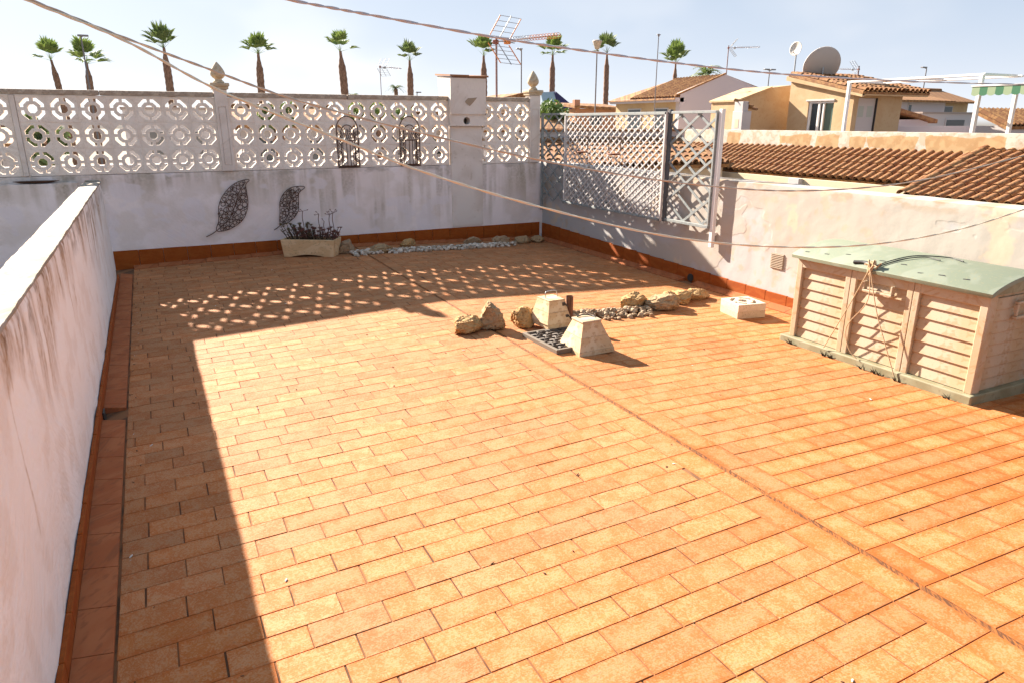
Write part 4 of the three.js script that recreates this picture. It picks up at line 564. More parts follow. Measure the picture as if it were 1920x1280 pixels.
  seed(21); for (let i = 0; i < 9; i++) { const z = 5.02 + i * 0.13 + rr(-0.03, 0.03), t = rr(0.03, 0.16), x = X0 + (X1 - X0) * t; wpart('lid_scratch', slab([[x, lidY(t) + 0.0045, z], [x + 0.004, lidY(t + 0.008) + 0.0045, z + rr(0.02, 0.05)], [x + 0.012, lidY(t + 0.018) + 0.0045, z + 0.03], [x + 0.006, lidY(t + 0.01) + 0.0045, z]], [0, 1, 0], 0.006), blackPlastic, b); }
  // rope tied round it and black cable
  const kz = 5.545, rope = mat([0.45, 0.32, 0.19], 0.95), knot = [3.155, 0.56, kz], t = thing('tie_rope', 'thin beige cord knotted on the lid and hanging down the box front', 'rope', [3.155, 0.56, kz]);
  wpart('cord', tube([knot, [3.165, 0.40, kz - 0.07], [3.155, 0.18, kz - 0.16], [3.158, -0.025, kz - 0.255]], 0.0032, 40, 5), rope, t); wpart('cord', tube([knot, [3.15, 0.36, kz + 0.02], [3.15, 0.15, kz - 0.1], [3.155, 0.02, kz - 0.06], [3.16, -0.027, kz + 0.0]], 0.003, 40, 5), rope, t); wpart('cord', tube([knot, [3.155, 0.30, kz + 0.09], [3.155, 0.1, kz + 0.19], [3.158, -0.06, kz + 0.27]], 0.0032, 40, 5), rope, t);
  seed(66); const kn = []; for (let i = 0; i < 7; i++) kn.push(tube([[3.175 + rr(-0.03, 0.04), 0.565 + rr(0, 0.03), kz + rr(-0.05, 0.05)], [3.165, 0.585 + rr(-0.01, 0.03), kz + rr(-0.03, 0.03)], [3.16, 0.53 + rr(-0.03, 0.02), kz + rr(-0.02, 0.02)], [3.19 + rr(-0.02, 0.03), 0.575 + rr(0, 0.02), kz + rr(-0.05, 0.06)]], 0.0042, 18, 5)); wpart('knot', merge(kn), rope, t);
  const onLid = (x, z) => [x, lidY((x - X0) / (X1 - X0)) + 0.012, z];
  one('cable', merge([tube([onLid(3.19, kz + 0.01), onLid(3.30, kz + 0.05), onLid(3.42, kz + 0.10), onLid(3.52, kz + 0.26), onLid(3.48, kz + 0.36)], 0.0036, 50, 6), tube([onLid(3.2, kz + 0.03), onLid(3.34, kz + 0.09), onLid(3.43, kz + 0.16), onLid(3.42, kz + 0.26)], 0.0034, 40, 6)]), blackPlastic, 'black cable looped over the green box lid', 'cable');
  one('cloth_strip', tube([onLid(3.185, kz - 0.14), onLid(3.2, kz - 0.08), onLid(3.195, kz - 0.03)], 0.012, 16, 6).scale(1, 1, 1), blackPlastic, 'short black strip lying on the lid edge left of the knot', 'strip');
}
// weeds at the box foot
[[3.157, 5.02], [3.155, 5.30], [3.153, 5.36], [3.153, 5.60], [3.153, 5.70], [3.153, 5.84], [3.155, 6.14]].forEach(([x, z], i) => {
  seed(300 + i); const ls = []; for (let k = 0; k < 9; k++) { const a = rr(-1.2, 1.2), l = rr(0.02, 0.055); const c = new THREE.ConeGeometry(0.006, l, 4); c.scale(1, 1, 0.4); c.translate(0, l / 2, 0); c.rotateX(a); c.rotateZ(rr(-0.1, 0.5)); c.translate(x, fy(x, z), z + rr(-0.02, 0.02)); ls.push(c); }
  one('weed', merge(ls), mat([0.05, 0.032, 0.016], 0.9), ['dry dark weed at the far corner of the box plinth', 'dry weed by the box plinth, below the left cord', 'second dry weed by the box plinth, just right of the left cord', 'largest dry weed at the middle of the box plinth', 'dry weed right of the middle of the box plinth', 'dry weed below the right cord of the box', 'dry weed near the front corner of the box plinth'][i], 'weed', 'dry weeds along the box');
});

// ------------------------------------------------------------------ washing lines
const cordM = mat([0.70, 0.60, 0.45], 0.9), cordDark = mat([0.46, 0.375, 0.30], 0.85), cordGrey = mat([0.47, 0.45, 0.475], 0.7);
function ropeGeo(pts, r) { const cv = new THREE.CatmullRomCurve3(pts.map(p => new THREE.Vector3(...p))), n = 260, l = []; for (let s = 0; s < 2; s++) { const q = []; for (let i = 0; i <= n; i++) { const p = cv.getPoint(i / n), a = i * 0.55 + s * Math.PI; q.push(new THREE.Vector3(p.x, p.y + Math.sin(a) * r * 0.42, p.z + Math.cos(a) * r * 0.42)); } l.push(new THREE.TubeGeometry(new THREE.CatmullRomCurve3(q), n * 2, r * 0.66, 5)); } return merge(l); }
one('washing_line', ropeGeo([[-1.19, 1.84, 5.74], [-0.961, 1.745, 5.751], [-0.733, 1.65, 5.761], [-0.495, 1.518, 5.77], [-0.099, 1.354, 5.786], [0.168, 1.246, 5.797], [0.652, 1.093, 5.817], [1.32, 0.925, 5.844], [1.96, 0.832, 5.87], [2.669, 0.796, 5.898], [3.346, 0.834, 5.926], [3.9, 0.918, 5.948], [4.12, 0.96, 5.957]], 0.0047), cordM, 'beige twisted washing line sagging lowest, across the right wall', 'washing line', 'washing lines');
one('washing_line', ropeGeo([[-1.19, 1.835, 5.758], [-0.961, 1.749, 5.754], [-0.732, 1.659, 5.745], [-0.486, 1.571, 5.739], [-0.258, 1.493, 5.733], [0.33, 1.349, 5.717], [0.977, 1.22, 5.7], [1.727, 1.115, 5.68], [2.332, 1.068, 5.664], [3.227, 1.076, 5.64], [4.421, 1.205, 5.609], [5.3, 1.33, 5.59]], 0.0043), cordDark, 'brown washing line in the middle, crossing the lattice and trellis', 'washing line', 'washing lines');
one('washing_line', ropeGeo([[-1.19, 1.83, 6.2], [-0.29, 1.745, 6.091], [-0.041, 1.724, 6.059], [0.422, 1.687, 6.0], [0.837, 1.664, 5.948], [1.371, 1.641, 5.88], [2.017, 1.626, 5.798], [3.046, 1.628, 5.667], [4.484, 1.652, 5.484], [5.3, 1.68, 5.38]], 0.0046), cordGrey, 'greyish washing line strung highest, across the sky', 'washing line', 'washing lines');
for (const [x, z, y, h, lb] of [[-1.2, 5.97, 0.895, 1.0, 'galvanised washing line post on the left wall, out of view'], [5.3, 5.5, GY, 5.1, 'galvanised washing line post beyond the right wall, out of view']]) {
  const p = thing('line_post', lb, 'post', [x, y, z], 0, 'washing line posts'); part('pole', new THREE.CylinderGeometry(0.02, 0.02, h, 14).translate(0, h / 2, 0), galv, p); part('cross_bar', bar([0, h - 0.06, -0.26], [0, h - 0.06, 0.26], 0.012), galv, p); part('foot_plate', rbox(-0.05, 0.05, 0, 0.006, -0.05, 0.05, 0.001, 1), galv, p);
}

// ------------------------------------------------------------------ neighbouring roofs to the right
const clayA = mat([1, 1, 1], 0.85, { map: colTex(256, 256, (u, v) => { const n = per(u, v, 6, 83, 5), m = per(u, v, 26, 86, 4); return mix3(mix3([0.30, 0.138, 0.045], [0.20, 0.08, 0.028], sstep(0.4, 0.62, n)), [0.12, 0.06, 0.03], 0.65 * sstep(0.56, 0.72, m)); }, [2, 2]) });
const clayB = mat([1, 1, 1], 0.85, { map: colTex(256, 256, (u, v) => { const n = per(u, v, 6, 93, 5), m = per(u, v, 26, 96, 4); return mix3(mix3([0.22, 0.092, 0.032], [0.36, 0.185, 0.066], sstep(0.4, 0.62, n)), [0.10, 0.05, 0.026], 0.7 * sstep(0.54, 0.7, m)); }, [2, 2]) });
const ochre = mat([1, 1, 1], 0.92, { map: colTex(256, 256, (u, v) => { const n = per(u, v, 6, 103, 5), m = per(u, v, 40, 106, 3); return mix3(mix3([0.50, 0.355, 0.205], [0.465, 0.315, 0.17], sstep(0.4, 0.62, n)), [0.42, 0.24, 0.10], 0.4 * sstep(0.6, 0.75, m)); }, [0.5, 0.5]) });
const creamWall = mat([0.60, 0.48, 0.33], 0.92), lilacWall = mat([0.50, 0.445, 0.46], 0.92), houseWhite = mat([0.50, 0.46, 0.445], 0.92), glass = mat([0.04, 0.05, 0.06], 0.15), shutter = mat([0.33, 0.27, 0.22], 0.8);
function teja(len, r0, r1, th = 0.012, n = 7) { // half-barrel clay tile, open side down, lying along +z (up-slope), wide end at z = 0
  const P = [], U = [], ring = (z, r) => { const a = []; for (let i = 0; i <= n; i++) { const t = Math.PI * i / n; a.push([Math.cos(t) * r, Math.sin(t) * r * 0.85, z]); } return a; };
  const o0 = ring(0, r0), o1 = ring(len, r1), i0 = ring(0, r0 - th), i1 = ring(len, r1 - th), q = (a, b, c, d) => { for (const v of [a, b, c, a, c, d]) { P.push(...v); U.push(v[0] * 2 + v[1], v[2]); } };
  for (let i = 0; i < n; i++) { q(o0[i], o0[i + 1], o1[i + 1], o1[i]); q(i0[i + 1], i0[i], i1[i], i1[i + 1]); q(i0[i], i0[i + 1], o0[i + 1], o0[i]); }
  const g = new THREE.BufferGeometry(); g.setAttribute('position', new THREE.Float32BufferAttribute(P, 3)); g.setAttribute('uv', new THREE.Float32BufferAttribute(U, 2)); return toCreasedNormals(g, 0.9) && (g.computeVertexNormals(), toCreasedNormals(g, 0.9));
}
// corrugated field of channels: origin at eave start, along = eave direction, up = up-slope direction
function channels(o, along, up, rows, len, sp, amp = 0.035, phase = 0.5) {
  const nrm = new THREE.Vector3().crossVectors(up, along); if (nrm.y < 0) nrm.negate(); const P = [], U = [], idx = [], seg = rows * 6, ns = 6;
  for (let j = 0; j <= ns; j++) for (let i = 0; i <= seg; i++) { const s = i / 6, p = o.clone().addScaledVector(along, s * sp).addScaledVector(up, len * j / ns).addScaledVector(nrm, amp * Math.cos((s + phase) * 2 * Math.PI)); P.push(p.x, p.y, p.z); U.push(s * sp, len * j / ns); }
  for (let j = 0; j < ns; j++) for (let i = 0; i < seg; i++) { const a = j * (seg + 1) + i, b = a + 1, c = a + seg + 1, d = c + 1; idx.push(a, b, d, a, d, c); }
  const g = new THREE.BufferGeometry(); g.setAttribute('position', new THREE.Float32BufferAttribute(P, 3)); g.setAttribute('uv', new THREE.Float32BufferAttribute(U, 2)); g.setIndex(idx); g.computeVertexNormals(); return g.toNonIndexed();
}
function tiledRoof(parent, org, along, up, rows, courses, sp, expo, clip, name = 'roof') {
  const A = new THREE.Vector3(...along).normalize(), Uu = new THREE.Vector3(...up).normalize(), O = new THREE.Vector3(...org).sub(parent.position), N = new THREE.Vector3().crossVectors(Uu, A); if (N.y < 0) N.negate();
  const len = courses * expo + 0.06, e = O.clone().addScaledVector(N, -0.035), c = [e, e.clone().addScaledVector(A, rows * sp), e.clone().addScaledVector(A, rows * sp).addScaledVector(Uu, len), e.clone().addScaledVector(Uu, len)].map(v => v.toArray());
  const roof = part(name, merge([channels(O, A, Uu, rows, len, sp), slab(c, N.toArray(), 0.06)]), clayB, parent);
  const gs = [teja(expo + 0.09, sp * 0.43, sp * 0.34), teja(expo + 0.08, sp * 0.41, sp * 0.33)], B = new THREE.Matrix4().makeBasis(new THREE.Vector3().crossVectors(N, Uu), N, Uu), q = new THREE.Quaternion().setFromRotationMatrix(B);
  for (let i = 0; i < rows; i++) for (let k = 0; k < courses; k++) { if (clip && !clip(i, k)) continue; const p = O.clone().addScaledVector(A, (i + 0.5) * sp + rr(-0.006, 0.006)).addScaledVector(Uu, k * expo - 0.03 + rr(-0.01, 0.01)).addScaledVector(N, 0.004 + 0.012); const m = part(numbered('roof_tile'), gs[(i + k) % 2], rnd() < 0.5 ? clayA : clayB, roof); m.position.copy(p); m.quaternion.copy(q).multiply(new THREE.Quaternion().setFromAxisAngle(new THREE.Vector3(1, 0, 0), 0.035)); }
  return roof;
}
seed(501);
{
  const h = thing('lean_to_house', 'low neighbouring house with a long clay-tiled lean-to roof and cream fascia', 'house', [13.0, GY, -4]);
  tiledRoof(h, [12.45, 0.272, -11.0], [0, 0, 1], [1.1, 0.52, 0], 59, 4, 0.19, 0.315);
  wpart('fascia', rbox(12.415, 12.62, -0.14, 0.205, -11.0, 0.4, 0.01, 1), creamWall, h); wpart('wall', box(12.64, 13.68, GY, 0.15, -10.9, 0.35), creamWall, h);
  wpart('gutter_box', rbox(12.28, 12.41, 0.06, 0.2, -3.42, -3.12, 0.01, 1), houseWhite, h);
}
{
  const h = thing('corner_house', 'near neighbouring house with a rising clay roof at the right edge', 'house', [12.8, GY, 2.2]);
  tiledRoof(h, [11.45, 0.15, 0.0], [0, 0, 1], [2.5, 0.82, 0], 20, 8, 0.19, 0.33);
  wpart('wall', box(11.7, 13.68, GY, 0.08, 0.42, 3.75), creamWall, h); wpart('verge_board', slab([[11.45, 0.115, -0.06], [11.45, 0.115, 0.0], [13.99, 0.945, 0.0], [13.99, 0.945, -0.06]], [0, 1, 0], 0.12), clayB, h);
  const v = new THREE.Quaternion().setFromUnitVectors(new THREE.Vector3(0, 0, 1), new THREE.Vector3(2.5, 0.82, 0).normalize()); for (let k = 0; k < 8; k++) { const m = part('verge_tile', teja(0.42, 0.1, 0.085), k % 2 ? clayA : clayB, h, [11.42 + k * 0.313 - 12.8, 0.17 + k * 0.1027 - GY, -0.03 - 2.2]); m.quaternion.copy(v); }
}
{ // peeling parapet
  const pats = [[-7.42, -7.2, 0.88, 1.12], [-7.0, -6.52, 0.84, 1.13], [-5.12, -4.15, 0.86, 1.11], [-4.0, -3.32, 0.84, 1.12], [-3.08, -2.68, 0.86, 1.1], [-2.6, -1.45, 0.83, 1.12], [-1.26, 0.3, 0.8, 1.13], [0.65, 2.0, 0.82, 1.1]];
  const tex = colTex(2048, 128, (u, v) => { const z = -9 + 12.2 * u, y = 0.4 + 0.85 * v, w = 0.16 * (fbm(z * 3.5, y * 3.5, 4, 5) - 0.5), w2 = 0.22 * (fbm(z * 6, y * 2 + 3, 9, 4) - 0.5); let m = 0; for (const [a, b, c, d] of pats) { const k = Math.min(z + w - a, b - z + w, (y + w2 - c) * 1.4, (d - y + w2 * 0.55) * 1.4); if (k > 0) m = 1; } const n = fbm(z * 9, y * 9, 2, 4); let c = mix3([0.52, 0.46, 0.39], [0.45, 0.365, 0.275], sstep(0.45, 0.62, n)); c = mix3(c, [0.36, 0.28, 0.19], 0.6 * sstep(0.6, 0.75, fbm(z * 22, y * 22, 6, 3))); return m ? mix3([0.45, 0.295, 0.15], [0.38, 0.235, 0.11], sstep(0.4, 0.6, n)) : c; });
  tex.wrapS = tex.wrapT = THREE.ClampToEdgeWrapping; const w = thing('peeling_wall', 'long parapet wall with white paint peeled to ochre behind the tiled roofs', 'wall', [13.8, GY, -3]);
  wpart('wall', plasterWall(13.7, 13.9, 0.3, 1.215, -9, 3.2, 0.015, [4, 10, 200], 0.006, (x, y, z) => [(z + 9) / 12.2, (y - 0.4) / 0.85]), mat([1, 1, 1], 0.93, { map: tex }), w); wpart('lower_wall', box(13.71, 13.89, GY, 0.302, -9, 3.2), creamWall, w);
}
struct('roof_terrace', box(13.91, 25, -0.25, 0.0, -13, 3.0), mat([0.32, 0.2, 0.13], 0.9)); struct('roof_terrace_body', box(13.92, 24.9, GY, -0.252, -12.9, 2.9), creamWall);
{ // ochre rooftop room
  const h = thing('rooftop_room', 'ochre rooftop room with tiled mono-pitch roof, white door and window', 'room', [18.05, 0.002, -6.8]), xa = 17, xb = 19.05, za = -8.0, zb = -5.72;
  const side = new THREE.Shape(); side.moveTo(-zb, 0.003); side.lineTo(-za, 0.003); side.lineTo(-za, 2.74); side.lineTo(-zb, 2.24); side.closePath(); const wh = new THREE.Path(); wh.moveTo(7.26, 0.95); wh.lineTo(6.36, 0.95); wh.lineTo(6.36, 2.0); wh.lineTo(7.26, 2.0); wh.closePath(); side.holes.push(wh);
  const sg = new THREE.ExtrudeGeometry(side, { depth: 0.16, bevelEnabled: false }); sg.rotateY(Math.PI / 2); sg.translate(xa, 0, 0); wpart('side_wall', sg, ochre, h);
  const fr = new THREE.Shape(); fr.moveTo(xa + 0.162, 0.003); fr.lineTo(xb, 0.003); fr.lineTo(xb, 2.24); fr.lineTo(xa + 0.162, 2.24); fr.closePath(); const dh = new THREE.Path(); dh.moveTo(17.2, 0.02); dh.lineTo(17.2, 2.07); dh.lineTo(17.98, 2.07); dh.lineTo(17.98, 0.02); dh.closePath(); fr.holes.push(dh); const fg = new THREE.ExtrudeGeometry(fr, { depth: 0.16, bevelEnabled: false }); fg.translate(0, 0, zb - 0.16); wpart('front_wall', fg, ochre, h);
  wpart('back_wall', box(xa + 0.162, xb, 0.003, 2.72, za, za + 0.16), ochre, h); wpart('far_wall', box(xb - 0.16, xb, 0.003, 2.24, za + 0.162, zb - 0.162), ochre, h);
  const d = wpart('door', rbox(17.21, 17.97, 0.02, 2.06, zb - 0.1, zb - 0.05, 0.006, 1), houseWhite, h); const dp = (x0, x1) => { const o = part('door_pane', rbox(x0, x1, 1.55, 1.85, -0.052, -0.046, 0.003, 1).translate(-h.position.x, -h.position.y, zb - h.position.z), mat([0.36, 0.38, 0.33], 0.3), d); }; dp(17.3, 17.52); dp(17.66, 17.88); part('handle', rbox(17.26, 17.42, 1.0, 1.03, -0.05, -0.01, 0.004, 1).translate(-h.position.x, -h.position.y, zb - h.position.z), blackPlastic, d); part('hinge_strip', rbox(17.972, 17.995, 0.9, 2.06, -0.06, 0.004, 0.003, 1).translate(-h.position.x, -h.position.y, zb - h.position.z), blackPlastic, d);
  const wn = wpart('window', merge([rbox(xa + 0.03, xa + 0.08, 0.95, 2.0, -7.255, -7.19, 0.004, 1), rbox(xa + 0.02, xa + 0.08, 0.95, 2.0, -6.92, -6.86, 0.004, 1), rbox(xa + 0.02, xa + 0.08, 0.95, 2.0, -6.75, -6.70, 0.004, 1), rbox(xa + 0.03, xa + 0.08, 1.94, 1.995, -7.19, -6.365, 0.004, 1), rbox(xa + 0.03, xa + 0.08, 0.95, 1.0, -7.19, -6.365, 0.004, 1)]), whitePaint, h);
  const px = (z0, z1, m) => { const g = box(xa + 0.09, xa + 0.1, 0.96, 1.94, z0, z1); g.translate(-h.position.x, -h.position.y, -h.position.z); part('pane', g, m, wn); }; px(-7.19, -6.92, glass); px(-6.86, -6.75, glass); px(-6.70, -6.37, mat([0.10, 0.15, 0.125], 0.2));
  wpart('lintel', rbox(xa - 0.03, xa + 0.01, 2.0, 2.05, -7.34, -6.34, 0.006, 1), houseWhite, h);
  const ang = [0, 0.5, -2.28], up = [0, 0.5, -2.28];
  tiledRoof(h, [xa - 0.12, 2.245, zb + 0.36], [1, 0, 0], up, 15, 8, 0.19, 0.33);
  wpart('eave_board', rbox(xa - 0.1, xb + 0.66, 2.11, 2.205, zb + 0.23, zb + 0.33, 0.006, 1), ochre, h); wpart('barge_board', slab([[xa - 0.11, 2.205, zb + 0.33], [xa - 0.02, 2.205, zb + 0.33], [xa - 0.02, 2.745, za - 0.1], [xa - 0.11, 2.745, za - 0.1]], [0, 1, 0], 0.13), ochre, h);
}
{ // satellite dishes
  const dish = (name, label, c, r, dir, pole, m) => { const g = thing(name, label, 'dish', [c[0], pole, c[2]], 0, 'rooftop dishes'), pr = []; for (let i = 0; i <= 14; i++) { const t = i / 14; pr.push(new THREE.Vector2(t * r, t * t * r * 0.22)); } for (let i = 14; i >= 0; i--) { const t = i / 14; pr.push(new THREE.Vector2(t * r, t * t * r * 0.22 + 0.02)); } const lg = new THREE.LatheGeometry(pr, 40), q = new THREE.Quaternion().setFromUnitVectors(new THREE.Vector3(0, 1, 0), new THREE.Vector3(...dir).normalize()), o = part('reflector', lg, m, g, [0, c[1] - pole, 0]); o.quaternion.copy(q); part('mast', new THREE.CylinderGeometry(0.022, 0.022, c[1] - pole, 10).translate(0, (c[1] - pole) / 2, 0), galv, g); const D = new THREE.Vector3(...dir).normalize(); part('feed_arm', bar([0, c[1] - pole - r * 0.9, 0], [D.x * r * 0.9, c[1] - pole + D.y * r * 0.9 - 0.1, D.z * r * 0.9], 0.012), galv, g); };
  dish('satellite_dish', 'big grey satellite dish on the ochre rooftop room', [17.85, 3.0, -7.62], 0.56, [0.42, 0.42, -0.9], 2.6, mat([0.48, 0.42, 0.375], 0.6));
  dish('satellite_dish', 'small pale dish on a thin mast at the corner of the ochre room', [17.05, 3.5, -7.98], 0.2, [-0.95, 0.15, 0.1], 2.7, mat([0.6, 0.55, 0.48], 0.45));
}
{ // ochre block left of the room, small white chimney, pergola, awning
  const o = thing('roof_block', 'low ochre rooftop block with sloping top left of the ochre room', 'wall', [16.6, 0.002, -9.3]); const s = new THREE.Shape(); s.moveTo(15.62, 0.003); s.lineTo(17.9, 0.003); s.lineTo(17.9, 2.52); s.lineTo(16.95, 2.42); s.lineTo(15.62, 2.03); s.closePath(); const g = new THREE.ExtrudeGeometry(s, { depth: 1.1, bevelEnabled: true, bevelSize: 0.02, bevelThickness: 0.02, bevelSegments: 1 }); g.translate(0, 0, -9.85); wpart('wall', g, ochre, o);
  wpart('coping', slab([[15.55, 2.06, -8.68], [16.96, 2.475, -8.68], [16.96, 2.475, -9.92], [15.55, 2.06, -9.92]], [0, 1, 0], 0.05), ochre, o);
  const c = thing('roof_chimney', 'small white chimney with tiled cap behind the peeling wall', 'chimney', [14.9, 0.002, -7.75]); wpart('stack', rbox(14.72, 15.06, 0.003, 1.72, -7.95, -7.55, 0.01, 1), houseWhite, c); wpart('hood', rbox(14.74, 14.95, 1.72, 1.98, -7.92, -7.58, 0.01, 1), houseWhite, c); for (let k = 0; k < 3; k++) { const t = part('cap_tile', teja(0.42, 0.09, 0.075), k % 2 ? clayA : clayB, c, [14.74 + k * 0.16 - 14.9, 2.0 - k * 0.085, -0.2 + k * 0.02]); t.rotation.set(0.25, 0.6, 0); }
  wpart('plaque', rbox(14.715, 14.72, 1.25, 1.5, -7.83, -7.68, 0.002, 1), creamWall, c);
  const p = thing('pergola', 'white tubular pergola frame on the roof terrace beyond the peeling wall', 'pergola', [16.9, 0.002, -3.05]);
  for (const [x, z] of [[15.5, -4.72], [15.5, -1.42]]) wpart('post', rbox(x - 0.04, x + 0.04, 0.003, 2.36, z - 0.04, z + 0.04, 0.012, 2), whitePaint, p);
  wpart('beam', rbox(15.465, 15.535, 2.362, 2.415, -4.78, -1.36, 0.012, 2), whitePaint, p); wpart('beam', rbox(16.75, 16.81, 2.365, 2.41, -4.78, -1.3, 0.012, 2), whitePaint, p); for (const z of [-4.72, -3.1, -1.42]) wpart('cross_beam', rbox(15.56, 16.74, 2.37, 2.425, z - 0.03, z + 0.03, 0.01, 2), whitePaint, p);
  const aw = thing('awning', 'green and pale striped awning with scalloped edge at the right edge', 'awning', [15.4, 1.92, 0.2]), gA = mat([0.045, 0.15, 0.075], 0.9), gB = mat([0.26, 0.33, 0.2], 0.9);
  for (let i = 0; i < 14; i++) { const z = -1.28 + i * 0.16, m = i % 2 ? gA : gB; const sh = new THREE.Shape(); sh.moveTo(0, 0.2); sh.lineTo(0.16, 0.2); sh.lineTo(0.16, 0.03); sh.quadraticCurveTo(0.08, -0.03, 0, 0.03); sh.closePath(); const e = new THREE.ExtrudeGeometry(sh, { depth: 0.006, bevelEnabled: false }); e.rotateY(-Math.PI / 2); e.translate(15, 1.94, z); wpart('valance_stripe', e, m, aw); wpart('canopy_stripe', slab([[15, 2.145, z], [15, 2.145, z + 0.16], [16.6, 2.2, z + 0.16], [16.6, 2.2, z]], [0, 1, 0], 0.006), m, aw); }
  wpart('roller', bar([16.62, 2.19, -1.3], [16.62, 2.19, 1.0], 0.035, 12), whitePaint, aw); wpart('front_bar', bar([15, 2.135, -1.3], [15, 2.135, 1.0], 0.02, 10), whitePaint, aw); for (const z of [-1.25, 0.95]) wpart('arm', bar([16.6, 2.05, z], [15.02, 2.12, z], 0.018), whitePaint, aw); for (const z of [-1.28, 0.98]) wpart('support_post', rbox(16.56, 16.64, 0.003, 2.16, z - 0.04, z + 0.04, 0.01, 1), whitePaint, aw);
}

// ------------------------------------------------------------------ houses further off
function farRoof(parent, org, along, rows, up, len, name = 'roof', sp = 0.21) { const A = new THREE.Vector3(...along).normalize(), Uu = new THREE.Vector3(...up).normalize(), O = new THREE.Vector3(...org).sub(parent.position), N = new THREE.Vector3().crossVectors(Uu, A); if (N.y < 0) N.negate(); const e = O.clone().addScaledVector(N, -0.06); const c = [e, e.clone().addScaledVector(A, rows * sp), e.clone().addScaledVector(A, rows * sp).addScaledVector(Uu, len), e.clone().addScaledVector(Uu, len)].map(v => v.toArray()); return part(name, merge([channels(O, A, Uu, rows, len, sp, 0.05), slab(c, N.toArray(), 0.08)]), clayB, parent); }
function win(parent, x0, x1, y0, y1, z, face = 'z') { const P = parent.position, d = 0.05, f = face === 'z' ? box(x0, x1, y0, y1, z - 0.02, z + 0.03) : box(z - 0.03, z + 0.02, y0, y1, x0, x1); f.translate(-P.x, -P.y, -P.z); const w = part('window', f, houseWhite, parent), g = face === 'z' ? box(x0 + d, x1 - d, y0 + d, y1 - d, z + 0.031, z + 0.036) : box(z - 0.036, z - 0.031, y0 + d, y1 - d, x0 + d, x1 - d); g.translate(-P.x, -P.y, -P.z); part('pane', g, glass, w); return w; }
{ // big house with brown hipped roof and lilac gable
  const h = thing('gabled_house', 'large house with brown tiled roof, lilac gable and yellow lit wall', 'house', [21.7, GY, -18.5]), xc = 19.4, zf = -16, zbk = -20.6, yE = 2.42, xr = 21.75, yR = 3.36, xe = 24.1;
  const s = new THREE.Shape(); s.moveTo(xc, GY); s.lineTo(xe, GY); s.lineTo(xe, 2.75); s.lineTo(xr, yR); s.lineTo(xc, 2.56); s.closePath(); const g = new THREE.ExtrudeGeometry(s, { depth: 0.25, bevelEnabled: false }); g.translate(0, 0, zf - 0.25); wpart('gable_wall', g, lilacWall, h);
  wpart('side_wall', box(xc + 0.002, xc + 0.25, GY, yE - 0.18, zbk, zf - 0.252), ochre, h); wpart('body', box(xc + 0.26, xe, GY, 2.2, zbk, zf - 0.26), creamWall, h); wpart('cornice', box(xc - 0.25, xc + 0.2, yE - 0.2, yE - 0.03, zbk - 0.2, zf + 0.0), lilacWall, h);
  wpart('roof', merge([channels(new THREE.Vector3(xc - 0.28, yE, zf - 0.005), new THREE.Vector3(0, 0, -1), new THREE.Vector3(xr - xc + 0.28, yR - yE, 0).normalize(), 15, 2.78, 0.21, 0.045), slab([[xc - 0.3, yE - 0.06, zf - 0.002], [xr, yR - 0.03, zf - 0.002], [xr, yR - 0.03, zf - 3.2], [xc - 0.3, yE - 0.06, zbk - 0.25]], [0, 1, 0], 0.05), slab([[xc - 0.3, yE - 0.06, zbk - 0.25], [xr, yR - 0.03, zf - 3.2], [xe + 0.3, yE, zbk - 0.25]], [0, 1, 0], 0.05), slab([[xr, yR, zf - 0.002], [xe + 0.3, 2.72, zf - 0.002], [xe + 0.3, 2.72, zbk], [xr, yR, zf - 3.2]], [0, 1, 0], 0.06)]), clayB, h);
  wpart('barge', slab([[xc - 0.28, yE + 0.07, zf + 0.03], [xr, yR + 0.06, zf + 0.03], [xr, yR + 0.06, zf - 0.05], [xc - 0.28, yE + 0.07, zf - 0.05]], [0, 1, 0], 0.06), clayB, h);
  win(h, -17.6, -16.7, 1.1, 2.0, xc, 'x'); win(h, -19.6, -18.6, 1.1, 2.0, xc, 'x');
}
{
  const h = thing('end_house', 'pale low house with tiled roof seen through the back corner trellis', 'house', [9.6, GY, -6.5]);
  farRoof(h, [6.2, 0.50, -5], [1, 0, 0], 29, [0, 0.52, -2], 2.1, 'roof', 0.2); wpart('wall', box(6.3, 11.9, GY, 0.42, -6.95, -5.15), creamWall, h); wpart('parapet', box(6.0, 12.2, GY, 1.19, -7.25, -7.0), houseWhite, h); wpart('parapet_tiles', box(6.0, 12.2, 1.192, 1.24, -7.3, -6.95), clayA, h);
  seed(8); for (let i = 0; i < 28; i++) for (let k = 0; k < 6; k++) { const m = part(numbered('roof_tile'), globalThis.rt || (globalThis.rt = teja(0.42, 0.086, 0.07)), rnd() < 0.5 ? clayA : clayB, h, [6.3 + i * 0.2 - 9.6, 0.51 + k * 0.087 - GY, -5.0 - k * 0.335 + 6.5]); m.rotation.set(0.21, Math.PI, 0); }
}
